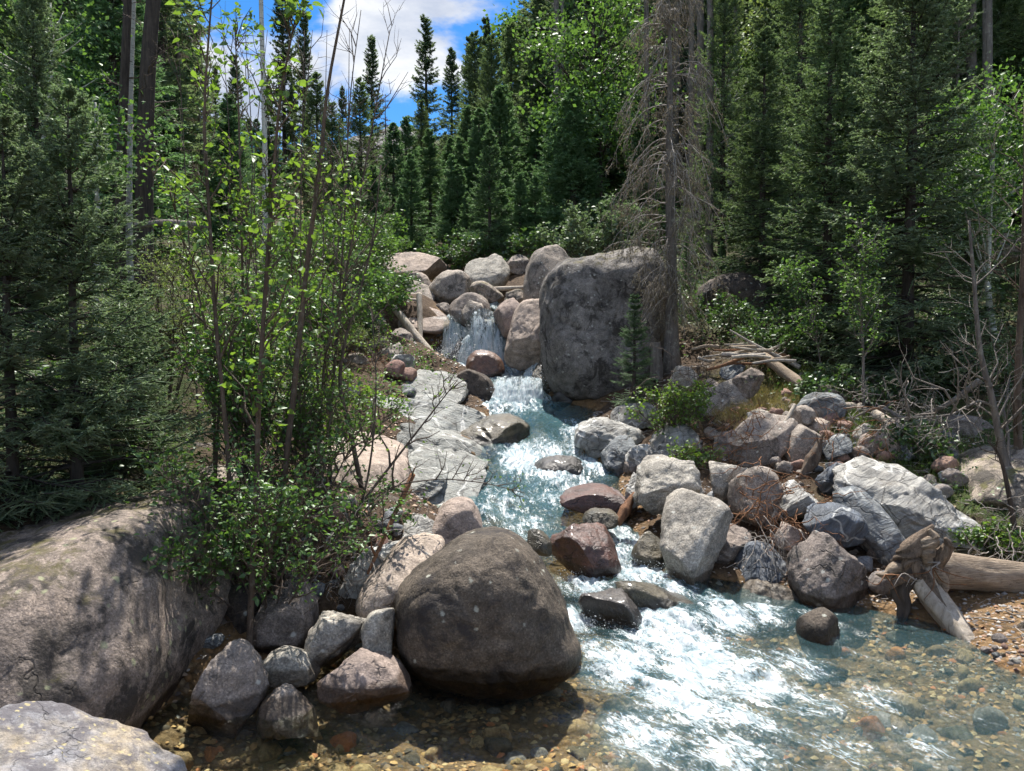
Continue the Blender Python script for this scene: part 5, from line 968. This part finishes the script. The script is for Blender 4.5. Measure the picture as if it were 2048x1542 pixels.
cobbles(62, [(380, 1180, 830, 1400), (500, 1040, 900, 1250), (620, 1000, 960, 1110), (330, 1000, 700, 1200)], (.06, .24), dry, 'cobble', LB('wedged under the saplings'), 'cobbles under the saplings', 62)
cobbles(48, [(680, 690, 1000, 800), (740, 560, 1060, 700), (900, 540, 1080, 620), (700, 500, 1000, 560), (700,760,960,960)], (.10, .5), dry, 'cobble', LB('in the rock jam round the waterfall'), 'cobbles of the rock jam', 63)
cobbles(28, [(1880, 1200, 2100, 1400), (1950, 1230, 2090, 1350)], (.03, .10), dry, 'cobble', LB('on the gravel bar by the root log'), 'cobbles of the gravel bar', 64)
bed = ['bed_tan', 'bed_tan', 'bed_orange', 'bed_dark', 'bed_dark', 'bed_tan', 'cobble']
bl = LB('in the clear shallow pool'); bl['cobble'] = 'brown rounded stone on the stream bed in the clear shallow pool'
cobbles(170, [(350, 1400, 1350, 1640), (640, 1380, 1250, 1600), (1350, 1400, 2048, 1600)], (.06, .30), bed, 'bed_stone', bl, 'stones on the pool bed', 65, sink=.75)
cobbles(110, [(1500, 1230, 2048, 1480), (820, 940, 1260, 1060), (900, 830, 1200, 960)], (.07, .30), bed, 'bed_stone', {k: v.replace('in the clear shallow pool', 'under the riffle') for k, v in bl.items()}, 'stones on the riffle bed', 66, sink=.5)
def stuff_pebbles(name, label, n, xr, yr, size, mat, seed, cond=None):
    rg = np.random.default_rng(seed); x = rg.uniform(*xr, n); y = rg.uniform(*yr, n)
    if cond is not None: k = cond(x, y, rg); x, y = x[k], y[k]
    n = len(x); z = H(x, y); a = np.linspace(0, 2*math.pi, 7)[:-1]
    tv = np.array([(0, 0, .30)]+[(math.cos(q)*.5, math.sin(q)*.45, -.12) for q in a]); tf = np.array([(0, 1+k, 1+(k+1) % 6) for k in range(6)])
    s = size[0]+(size[1]-size[0])*rg.random(n)**2; Rm = frames(rg.normal(size=(n, 3))*[1, 1, .2], unit(rg.normal(size=(n, 3))*.25+[0, 0, 1.]))
    V, F = scatter(tv, tf, np.stack([x, y, z+.1*s], -1), Rm, np.stack([s, s*rg.uniform(.6, 1, n), s*rg.uniform(.5, .9, n)], -1))
    tag(obj(name, mesh(name, V, F, M[mat], {'rnd': np.repeat(rg.random(n), 7)})), label, 'gravel', kind='stuff')
def gravel_mat():
    m, nt, out = newmat('gravel'); a = nd(nt, 'Attribute', attribute_name='rnd').outputs['Fac']; co = nd(nt, 'TexCoord').outputs['Object']
    cl = ramp(nt, a, [(0, (.10, .08, .07)), (.2, (.30, .17, .10)), (.4, (.36, .26, .18)), (.6, (.22, .21, .21)), (.8, (.42, .38, .33)), (1, (.30, .14, .09))], 'CONSTANT')
    cl = mix(nt, .5, cl, ramp(nt, noise(nt, co, 60, 4, .6).outputs[0], [(.3, .5), (.7, 1.4)]), 'MULTIPLY')
    p = nd(nt, 'BsdfPrincipled', {'Base Color': cl, 'Roughness': .75}); nt.links.new(p.outputs[0], out.inputs[0]); return m
M['gravel'] = gravel_mat()
stuff_pebbles('gravel', 'loose multicoloured gravel on the bar under the root log', 6500, (2.3, 5.5), (4.2, 7.2), (.012, .055), 'gravel', 71, lambda x, y, r: x > np.interp(y, CH[:, 0], CH[:, 3])-.5)
stuff_pebbles('gravel', 'gravel and grit between the stones of the log-side bank', 5500, (1.2, 6), (6.8, 13), (.015, .09), 'gravel', 72, lambda x, y, r: (x > np.interp(y, CH[:, 0], CH[:, 3])-.2) & (r.random(len(x)) < np.exp(-(x-np.interp(y, CH[:, 0], CH[:, 3]))/1.6)))
stuff_pebbles('gravel', 'gravel between the stones under the saplings', 5000, (-3, .2), (4.4, 16), (.015, .09), 'gravel', 73, lambda x, y, r: (x < np.interp(y, CH[:, 0], CH[:, 2])+.25) & (x > np.interp(y, CH[:, 0], CH[:, 2])-1.3))
def bed_pebbles():
    stuff_pebbles('gravel', 'amber gravel on the bed of the clear pool', 10000, (-2.4, 3.4), (3.2, 7.2), (.02, .075), 'bed_gravel', 74, lambda x, y, r: (x > np.interp(y, CH[:, 0], CH[:, 2])) & (x < np.interp(y, CH[:, 0], CH[:, 3])))
def bg_mat():
    m, nt, out = newmat('bed_gravel'); a = nd(nt, 'Attribute', attribute_name='rnd').outputs['Fac']; co = nd(nt, 'TexCoord').outputs['Object']
    cl = ramp(nt, a, [(0, (.08, .055, .03)), (.2, (.40, .22, .08)), (.4, (.48, .29, .11)), (.6, (.24, .15, .07)), (.8, (.50, .35, .17)), (.94, (.45, .16, .05))], 'CONSTANT')
    cl = mix(nt, .6, cl, ramp(nt, noise(nt, co, 30, 4, .6).outputs[0], [(.3, .4), (.7, 1.4)]), 'MULTIPLY')
    p = nd(nt, 'BsdfPrincipled', {'Base Color': cl, 'Roughness': .75}); nt.links.new(p.outputs[0], out.inputs[0]); return m
M['bed_gravel'] = bg_mat(); bed_pebbles()

# ------------------------------------------------------------------ logs, roots, driftwood
def log_mesh(P, r, seed, mat, n=40, sides=20, rough=.12, name='log', ends=(1., 1.)):
    S = spline(P, n); rr = np.interp(np.linspace(0, 1, n), np.linspace(0, 1, len(r)), r); rr[0] *= ends[0]; rr[-1] *= ends[1]
    V, F = tubes(S, rr, sides); c_ = np.repeat(S, sides, 0); d_ = V-c_; L = np.linalg.norm(d_, axis=1, keepdims=True)
    th = np.tile(np.arange(sides)*2*math.pi/sides, n); sl = np.repeat(np.linspace(0, 1, n)*np.linalg.norm(S[-1]-S[0]), sides)
    nz = fbm(np.stack([np.cos(th)*1.3+seed, np.sin(th)*1.3, sl*1.5], -1), 3)+.5*fbm(np.stack([np.cos(th)*4+seed, np.sin(th)*4, sl*.9], -1), 2)
    tw_ = 1.2*fbm(np.stack([sl*1.3, 0*sl+seed, 0*sl], -1), 2); nz = nz+.45*np.abs(np.sin(2.5*th+tw_*2+sl*.8))-.3*np.maximum(0, np.sin(7*th+tw_*4+sl))**3
    return c_+d_*(1+rough*1.6*nz)[:, None], F
def log(name, label, P, r, mat, seed, cat='log', rough=.1, group=None, stubs=0, sides=14):
    P = np.asarray(P, float); base = P[0].copy(); rg = np.random.default_rng(seed); V, F = log_mesh(P-base, r, seed, mat, rough=rough, sides=sides)
    if not stubs: return tag(obj(name, mesh(name, V, F, M[mat]), None, base), label, cat, group)
    o = thing(name, label, cat, base, group); obj('trunk', mesh('trunk', V, F, M[mat]), o)
    tw = side_twigs(spline(P-base, 12)[None], rg, stubs, .1, .22, .2)
    for q in tw: V, F = tubes(q, np.linspace(.012, .004, 5), 5); obj('branch_stub', mesh('branch_stub', V, F, M[mat]), o)
    return o
def root_log():
    base = W(1840, 1150, 6.5); o = thing('root_log', 'weathered fallen log with its twisted root end standing in the shallows', 'log', base)
    def seg(nm, pts, ds, r, mat, seed, rough=.2, sides=24, lb=None):
        V, F = log_mesh(PX(pts, ds)-base, r, seed, mat, 46, sides, rough); q = obj(nm, mesh(nm, V, F, M[mat]), o)
        if lb: q['label'] = lb
        return q
    seg('trunk', [(1840,1140),(1900,1140),(1990,1152),(2100,1168),(2260,1190)], [6.5,6.55,6.6,6.65,6.7], [.15,.15,.145,.15,.15], 'deadwood', 3, .08, 28)
    for k, (pts, ds, r, mt, ro, lb) in enumerate([
     ([(1870,1150),(1826,1138),(1818,1108),(1838,1080),(1866,1050)], [6.5,6.42,6.38,6.38,6.4], [.14,.12,.085,.06,.012], 'root_wood', .2, 'thick root stub pointing up from the log end'),
     ([(1860,1120),(1850,1095),(1868,1078),(1858,1058)], [6.42,6.33,6.32,6.34], [.09,.06,.04,.01], 'deadwood', .22, None),
     ([(1835,1130),(1862,1188),(1900,1238),(1938,1288),(1964,1338)], [6.45,6.28,6.08,5.88,5.72], [.12,.10,.08,.065,.03], 'deadwood_pale', .18, 'bleached root reaching down into the water'),
     ([(1850,1150),(1880,1205),(1918,1258),(1950,1310)], [6.38,6.2,6.0,5.82], [.09,.06,.045,.015], 'root_wood', .22, None),
     ([(1815,1130),(1797,1180),(1806,1215),(1793,1262)], [6.42,6.38,6.34,6.28], [.11,.065,.045,.02], 'bark_dark', .3, 'black charred-looking root dipping into the water'),
     ([(1830,1140),(1792,1136),(1772,1150),(1752,1148)], [6.42,6.38,6.36,6.34], [.10,.05,.03,.006], 'deadwood', .22, None),
     ([(1840,1150),(1800,1158),(1780,1178)], [6.4,6.34,6.3], [.08,.04,.008], 'root_wood', .22, None),
     ([(1855,1135),(1884,1112),(1896,1092),(1890,1076)], [6.42,6.32,6.28,6.27], [.09,.055,.035,.01], 'root_wood', .22, None),
     ([(1850,1150),(1876,1150),(1890,1172),(1884,1190)], [6.4,6.3,6.26,6.24], [.08,.05,.03,.008], 'deadwood', .22, None)]):
        seg('root', pts, ds, r, mt, 5+3*k, ro, lb=lb)
    tk = o.children[0]; rg = np.random.default_rng(4); c_ = PX([(1865,1135),(1830,1160),(1770,1150),(1880,1125)], 6.25)-base
    for k in range(16):
        a = c_[k % 4]; e = a+np.array([rg.normal(0, .14), rg.normal(-.04, .05), -abs(rg.normal(.10, .09))]); q = spline([a, (a+e)/2+rg.normal(0, .03, 3), e], 8)
        V, F = tubes(q, np.linspace(.006, .002, 8), 4); obj('rootlet', mesh('rootlet', V, F, M['twig_pale' if k % 2 else 'twig_red']), tk)
root_log()
log('fallen_log', 'leaning dead log propped against the pale slab beside the fall', PX([(786,612),(825,662),(872,722)], [17.2, 16.7, 16.2]), [.07,.085,.10], 'deadwood_pale', 31, stubs=3)
log('fallen_log', 'thin bleached log crossing the leaning dead log', PX([(838,588),(840,640),(841,690)], [17.3, 16.9, 16.5]), [.06,.055,.05], 'deadwood_pale', 32)
log('fallen_log', 'bleached log lying flat across the willow side of the jam', PX([(660,602),(740,598),(838,603)], 18.2), [.07,.07,.06], 'deadwood_pale', 33)
log('fallen_log', 'second flat log under the bleached log', PX([(690,640),(760,628),(830,630)], 17.8), [.06,.06,.05], 'deadwood', 34)
log('fallen_log', 'thin log lodged behind the square-sided boulder', PX([(950,580),(1010,577),(1075,574)], 19.), [.05,.05,.04], 'deadwood_pale', 35)
log('fallen_log', 'short mossy log sloping down the log-pile mound', PX([(1525,712),(1565,742),(1605,772)], [12.2, 11.8, 11.4]), [.075,.08,.08], 'deadwood', 36)
log('fallen_log', 'pale log glimpsed behind the silvery blue spruce', PX([(1850,622),(1950,616),(2080,600)], 14.), [.05,.09,.10], 'deadwood_pale', 37)
log('fallen_log', 'dim fallen log on the slope behind the saplings', PX([(270,452),(330,446),(420,452)], 13.), [.05,.055,.05], 'bark_grey', 38)
log('fallen_log', 'bleached plank-like log among rocks below the young aspen', PX([(1748,825),(1780,850),(1802,885)], [10.1, 9.8, 9.5]), [.05,.07,.06], 'deadwood_pale', 39)
log('tree_stump', 'rotting stump at the foot of the dead conifer', PX([(1312,760),(1312,720),(1310,685)], 13.), [.10,.085,.07], 'bark_grey', 40, cat='stump', rough=.2)
log('broken_stick', 'orange-brown broken stick leaning over the tilted pink boulder', PX([(735,1148),(775,1060),(826,948)], [6.0, 6.2, 6.5]), [.010,.016,.020], 'wood_red', 41, cat='stick', stubs=3)
log('rotten_wood', 'rotten red-brown stump splinter wedged among the boulders', PX([(1600,960),(1625,920),(1645,868)], [9., 9.1, 9.2]), [.03,.055,.008], 'bark_brown', 42, cat='stump', rough=.5, stubs=4)
log('rotten_wood', 'rust-red wood splinter standing in the pool by the overhanging boulder', PX([(1236,1048),(1250,1020),(1268,985)], [8.2, 8.3, 8.4]), [.03,.05,.012], 'wood_red', 43, cat='stump', rough=.4)
log('fallen_branch', 'curved bare branch lying across the rocks below the young aspen', PX([(1700,838),(1760,815),(1800,835),(1845,830),(1900,805),(1960,760)], [9.9,9.7,9.6,9.5,9.3,9.2]), [.008,.018,.022,.024,.03,.035], 'bark_grey', 44, cat='branch', stubs=5)
log('fallen_branch', 'forked pale branch resting on the mound beside the driftwood', PX([(1460,660),(1510,690),(1560,715),(1600,735)], [12.6,12.4,12.2,12.]), [.012,.025,.03,.035], 'twig_pale', 45, cat='branch', stubs=5)
log('fallen_branch', 'white peeled stick leaning on the leaning slab boulder', PX([(1545,880),(1570,845),(1590,810)], [9.6,9.75,9.9]), [.015,.03,.025], 'deadwood_pale', 46, cat='branch')
rgd = np.random.default_rng(77)
for k in range(26):
    c_ = W(1490+rgd.normal(0, 45), 712+rgd.normal(0, 12), 12.4+rgd.normal(0, .35)); a = rgd.uniform(-.6, .6)+(math.pi if rgd.random() < .5 else 0); L = rgd.uniform(.25, .75)
    v = np.array([math.cos(a)*L, math.sin(a)*L*.6, rgd.normal(0, .10)]); c_[2] = max(c_[2], float(H(c_[0], c_[1]))+.05+.012*k)
    log('driftwood_stick', 'dead stick in the bleached driftwood pile behind the mound', [c_-v/2, c_+rgd.normal(0, .02, 3), c_+v/2], list(rgd.uniform(.012, .035)*np.array([1, .95, .7])), ['deadwood_pale', 'twig_pale', 'deadwood', 'wood_red'][k % 4], 200+k, cat='driftwood', group='driftwood pile sticks', sides=8)
def tangle(name, label, px, py, d, rpx, n, mat, seed, seglen=.35, r=.004, down=.3):
    rg = np.random.default_rng(seed); c_ = W(px, py, d); rad = rpx/FPX*d; st = rg.normal(size=(n, 3))*rad*.45; dv = unit(rg.normal(size=(n, 3))+[0, -.4, -down])
    s = np.linspace(0, 1, 9); L = seglen*rg.uniform(.4, 1.2, n); P = st[:, None]+dv[:, None]*(s*L[:, None])[..., None]; P += np.cumsum(rg.normal(0, .028, P.shape)*L[:, None, None], 1)*1.3
    tw = side_twigs(P, rg, 5, .2, seglen*.4, -.3, -.2); V, F = join([tubes(P, (r*np.linspace(1.4, .4, 9))[None].repeat(n, 0), 4), tubes(tw, twig_radii(tw, r*.5), 3, False)])
    tag(obj(name, mesh(name, V, F, M[mat]), None, c_), label, 'roots')
tangle('root_tangle', 'tangle of rusty dead roots draped over boulders beside the slanted twin-topped boulder', 1560, 1010, 7.6, 95, 60, 'twig_red', 51, .45, .0045, .5)
tangle('root_tangle', 'pale dead roots hanging between blue-grey block and triangular boulder', 1545, 1085, 7.2, 60, 22, 'twig_pale', 52, .4, .0035, 1.)
tangle('dead_bush', 'reddish dead bush draped on the leaning slab boulder', 1480, 890, 9.6, 80, 45, 'twig_red', 53, .5, .004, .2)
tangle('dead_bush', 'grey-brown dead twigs on the mound behind the bright leafy shrub', 1395, 790, 11., 85, 60, 'twig', 54, .55, .004, .0)
tangle('dead_bush', 'brown dead twigs heaped between the egg-like boulder and bare red soil', 1700, 900, 9.1, 90, 45, 'twig_red', 60, .45, .004, .1)
tangle('dead_bush', 'pale dead twigs scattered under the young aspen', 1760, 835, 9.8, 90, 40, 'twig_pale', 61, .5, .004, .0)
tangle('dead_bush', 'rusty little dead bush on the bedrock under the willow', 735, 740, 14., 45, 40, 'twig_red', 55, .4, .004, -.3)
tangle('dead_bush', 'bleached dead twigs under the alder above the cracked grey rock', 690, 1110, 6.2, 120, 50, 'twig_pale', 56, .45, .003, .1)
tangle('dead_bush', 'brown dead twigs behind the sapling feet', 560, 1180, 5.7, 130, 45, 'twig', 57, .4, .003, .1)
tangle('dead_bush', 'dry twigs and roots piled beside the end of the root log', 2010, 1085, 7.0, 90, 40, 'twig_pale', 58, .35, .004, .2)
tangle('dead_bush', 'grey dead twigs over the rocks below the crooked bare trees', 1850, 850, 9.6, 110, 45, 'twig_pale', 59, .55, .004, -.1)

# ------------------------------------------------------------------ the fall
def fall():
    base = W(955, 722, 17.0); o = thing('waterfall', 'small white waterfall plunging between the round brown and pink boulders', 'waterfall', base)
    def curtain(lip, foot, seed, foam=(.55, 1.), n=(60, 70), bulge=.12, pw=1.7):
        A = spline([W(*q) for q in lip], n[0]); Bq = spline([W(*q) for q in foot], n[0]); v = np.linspace(0, 1, n[1])[:, None, None]
        P = A[None]*(1-v)+Bq[None]*v; P[..., 1] = A[None, :, 1]+(Bq[None, :, 1]-A[None, :, 1])*v[..., 0]**.65; P[..., 2] = A[None, :, 2]+(Bq[None, :, 2]-A[None, :, 2])*v[..., 0]**pw
        u = np.linspace(0, 1, n[0])[None]*np.ones((n[1], 1)); vv = v[..., 0]*np.ones((1, n[0])); wd = np.linalg.norm(A[-1]-A[0]); hh = np.linalg.norm(Bq[0]-A[0])
        P[..., 1] -= bulge*np.sin(u*math.pi)*(.3+vv)+.05*fbm(np.stack([u*wd*9+seed, vv*1.6, 0*u], -1), 3)*(.3+vv); P[..., 2] += .02*fbm(np.stack([u*12, vv*6+seed, 0*u], -1), 2)
        f = foam[0]+(foam[1]-foam[0])*vv**.6+.35*fbm(np.stack([u*wd*6+seed, vv*1.2, 0*u+3], -1), 3); f *= sm(0, .08, u)*sm(1, .92, u)
        q = obj('curtain', mesh('curtain', (P-base).reshape(-1, 3), grid_faces(n[1], n[0])[:, ::-1], M['fall'], {'foam': f.ravel(), 'deep': np.full(f.size, .04)}, uv=np.stack([u*wd+seed, vv*hh], -1).reshape(-1, 2)), o)
    curtain([(936,640,17.55),(950,622,17.5),(975,618,17.45),(1000,634,17.5)], [(925,728,16.75),(950,736,16.6),(985,730,16.55),(1010,734,16.7)], 1, (.3, 1.15), bulge=.2)
    curtain([(985,668,17.1),(998,655,17.05),(1010,676,17.1)], [(972,728,16.6),(995,734,16.5),(1030,728,16.6)], 2, (.6, 1.2), bulge=.1)
    curtain([(890,640,17.5),(905,630,17.45),(922,644,17.5)], [(880,730,17.),(898,738,16.8),(922,732,16.75)], 3, (.15, 1.1))
    curtain([(930,676,17.15),(945,664,17.1),(958,680,17.15)], [(905,732,16.7),(935,738,16.55),(962,732,16.6)], 4, (.5, 1.25))
    curtain([(1048,742,15.2),(1070,728,15.1),(1096,724,15.1)], [(1040,772,14.7),(1065,775,14.6),(1092,775,14.6)], 5, (.7, 1.1), bulge=.06)
    curtain([(985,762,14.9),(1035,752,14.8),(1092,756,14.7)], [(975,806,14.1),(1030,812,13.9),(1092,808,14.0)], 6, (.6, 1.1), bulge=.12)
    rg = np.random.default_rng(8); pts = []
    for px, py, d, sx, sy, sz, n in [(935,712,16.55,.32,.15,.12,1700),(1000,708,16.5,.18,.15,.16,1200),(895,706,16.7,.12,.1,.16,600),(960,670,16.9,.22,.1,.25,900),(915,690,16.8,.1,.1,.2,500),(1040,775,14.3,.35,.2,.08,700),(1080,760,14.5,.12,.1,.12,300)]:
        pts.append(W(px, py, d)+rg.normal(size=(n, 3))*[sx, sy, sz])
    p = np.concatenate(pts)-base; tv = unit(np.array([(1, 1, 1), (-1, -1, 1), (-1, 1, -1), (1, -1, -1.)])); tf = np.array([(0, 1, 2), (0, 3, 1), (0, 2, 3), (1, 3, 2)])
    V, F = scatter(tv, tf, p, frames(rg.normal(size=p.shape), rg.normal(size=p.shape)), .004+.011*rg.random(len(p))**3); s = obj('spray', mesh('spray', V, F, M['drops']), o); s['kind'] = 'stuff'
fall()
def rapids_spray():
    rg = np.random.default_rng(9); pts = []
    for px, py, sx, sy, sz, n in [(1240,1120,.25,.2,.05,700),(1300,1140,.15,.2,.05,400),(1150,1180,.10,.2,.06,350),(1160,1250,.10,.15,.05,350),(1290,1250,.2,.2,.04,350),(1420,1240,.3,.2,.04,400),(1050,905,.25,.3,.05,350),(1130,890,.2,.2,.05,300),(1200,1090,.2,.1,.05,300),(1290,1090,.08,.1,.05,200)]:
        d = ray_hit(px, py, True); pts.append(W(px, py, d)+np.abs(rg.normal(size=(n, 3)))*[0, 0, sz]+rg.normal(size=(n, 3))*[sx, sy, .01])
    p = np.concatenate(pts); tv = unit(np.array([(1, 1, 1), (-1, -1, 1), (-1, 1, -1), (1, -1, -1.)])); tf = np.array([(0, 1, 2), (0, 3, 1), (0, 2, 3), (1, 3, 2)])
    V, F = scatter(tv, tf, p, frames(rg.normal(size=p.shape), rg.normal(size=p.shape)), .0025+.006*rg.random(len(p))**3)
    tag(obj('spray', mesh('spray', V, F, M['drops'])), 'white droplets thrown up along the rapids', 'spray', kind='stuff')
rapids_spray()

# ------------------------------------------------------------------ ground cover
def scatter_ground(n, xr, yr, seed, cond=None):
    rg = np.random.default_rng(seed); x = rg.uniform(*xr, n); y = rg.uniform(*yr, n); k = np.ones(n, bool)
    zc, xl, xr_ = chan(y); dist = np.maximum(xl-x, x-xr_); k &= dist > .2
    if cond is not None: k &= cond(x, y, dist, rg)
    return rg, np.stack([x, y, H(x, y)], -1)[k], dist[k]
def ground_leaves(name, label, cat, n, xr, yr, size, mat, seed, cond=None, lift=(.02, .3), far=14., tm=(QUAD_V, QUAD_F), flat=.8):
    rg, p, dist = scatter_ground(n, xr, yr, seed, cond); m = len(p); p = p.copy(); p[:, 2] += rg.uniform(*lift, m)*np.maximum(1, p[:, 1]/far)**.5
    V, F = scatter(*tm, p, frames(rg.normal(size=(m, 3))*[1, 1, .4], unit(rg.normal(size=(m, 3))*flat+[0, 0, 1.])), size*rg.uniform(.5, 1.3, m)*np.maximum(1, p[:, 1]/far))
    tag(obj(name, mesh(name, V, F, M[mat], {'rnd': np.repeat(rg.random(m), len(tm[0]))}, smooth=False)), label, cat, kind='stuff')
clumpy = lambda thr: (lambda x, y, dist, rg: fbm(np.stack([x*.9, y*.9, 0*x+31], -1), 3) > thr-.15*sm(2, 6, dist))
ground_leaves('ground_cover', 'low leafy ground cover on the forest floor', 'plants', 60000, (-11, 12), (5, 30), .05, 'leaf_dark', 81, lambda x, y, dist, rg: (dist > 1.4+.8*(x > 0)) & clumpy(.1)(x, y, dist, rg), (.03, .28))
ground_leaves('ground_cover', 'brushy undergrowth below the trees of the far slope', 'plants', 60000, (-24, 20), (22, 85), .075, 'leaf_dark', 82, lambda x, y, dist, rg: (dist > 1.) & (np.abs(x) < y*.75) & clumpy(.0)(x, y, dist, rg), (.05, .4), 18.)
ground_leaves('ground_cover', 'pale weedy plants on the sunlit far slope', 'plants', 26000, (-18, 12), (20, 70), .06, 'leaf_willow', 83, lambda x, y, dist, rg: (dist > 1.) & (np.abs(x) < y*.5) & clumpy(.25)(x, y, dist, rg), (.05, .35), 18.)
ground_leaves('ground_cover', 'low plants between the boulders round the waterfall', 'plants', 16000, (-7, 5), (13.5, 27), .055, 'leaf_dark', 85, lambda x, y, dist, rg: (dist > .5) & clumpy(.05)(x, y, dist, rg), (.02, .3), 14.)
ground_leaves('ground_cover', 'weeds and seedlings on the sapling-side bank', 'plants', 12000, (-5, .3), (6.5, 17), .045, 'leaf_alder', 86, lambda x, y, dist, rg: (x < -.4) & (dist > .9) & clumpy(.0)(x, y, dist, rg), (.02, .25), 12.)
ground_leaves('leaf_litter', 'dead leaves and needles littering the banks', 'litter', 26000, (-6, 7), (4.5, 15), .035, 'leaf_litter', 84, lambda x, y, dist, rg: rg.random(len(x)) < .25+.75*sm(.1, 1., dist), (.0, .03), 14., (LANCE_V, LANCE_F), .35)
def grass(label, px, py, n, mat, seed, rpx=60, hgt=.16):
    rg = np.random.default_rng(seed); d = ray_hit(px, py); c_ = W(px, py, d); r = rpx/FPX*d; x = c_[0]+rg.normal(0, r*.6, n); y = d+rg.normal(0, r*.9, n); p = np.stack([x, y, H(x, y)], -1)
    q = np.floor(np.stack([x, y], -1)/.12); tilt = np.stack([np.sin(q[:, 0]*12.9+q[:, 1]*4.1), np.cos(q[:, 0]*3.7+q[:, 1]*9.1), 1.6+0*x], -1)
    V, F = scatter(np.array([(0, .5, 0), (.55, .35, .0), (1, 0, -.25), (.55, -.35, 0), (0, -.5, 0)])*[1, .035, 1], np.array([(0, 4, 3), (0, 3, 1), (1, 3, 2)]), p, frames(unit(tilt+rg.normal(size=(n, 3))*.5), rg.normal(size=(n, 3))), hgt*rg.uniform(.4, 1.2, n))
    tag(obj('grass', mesh('grass', V, F, M[mat], {'rnd': np.repeat(rg.random(n), 5)}, smooth=False)), label, 'grass', kind='stuff')
grass('dry straw-coloured grass matted on the mound below the driftwood', 1530, 800, 4200, 'grass_dry', 91, 75)
grass('dry grass tuft under the overhanging brown rock', 1480, 820, 2200, 'grass_dry', 92, 50)
grass('green grass beside the orange moss-capped rock', 1690, 850, 2600, 'grass_green', 93, 60)
grass('green grass at the waterside under the young aspen', 1620, 770, 2000, 'grass_green', 94, 60)
grass('sparse grass among the stones under the crooked bare trees', 1850, 930, 2000, 'grass_green', 95, 110)
def sticks(label, n, xr, yr, seed, mat, cond=None):
    rg, p, dist = scatter_ground(n, xr, yr, seed, cond); m = len(p); a = rg.uniform(0, 6.28, m); L = rg.uniform(.08, .45, m); s = np.linspace(-.5, .5, 5)
    P = p[:, None]+np.stack([np.cos(a), np.sin(a), rg.normal(.05, .12, m)], -1)[:, None]*(s*L[:, None])[..., None]+rg.normal(0, .012, (m, 5, 3)); P[..., 2] += .02
    V, F = tubes(P, (rg.uniform(.002, .008, m)[:, None]*np.linspace(1, .5, 5)), 4); tag(obj('fallen_twigs', mesh('fallen_twigs', V, F, M[mat])), label, 'twigs', kind='stuff')
sticks('bleached fallen twigs strewn over the log-side bank', 1300, (1.2, 7), (5, 14), 96, 'twig_pale')
sticks('brown fallen twigs strewn under the saplings', 900, (-5, .5), (4.5, 14), 97, 'twig')
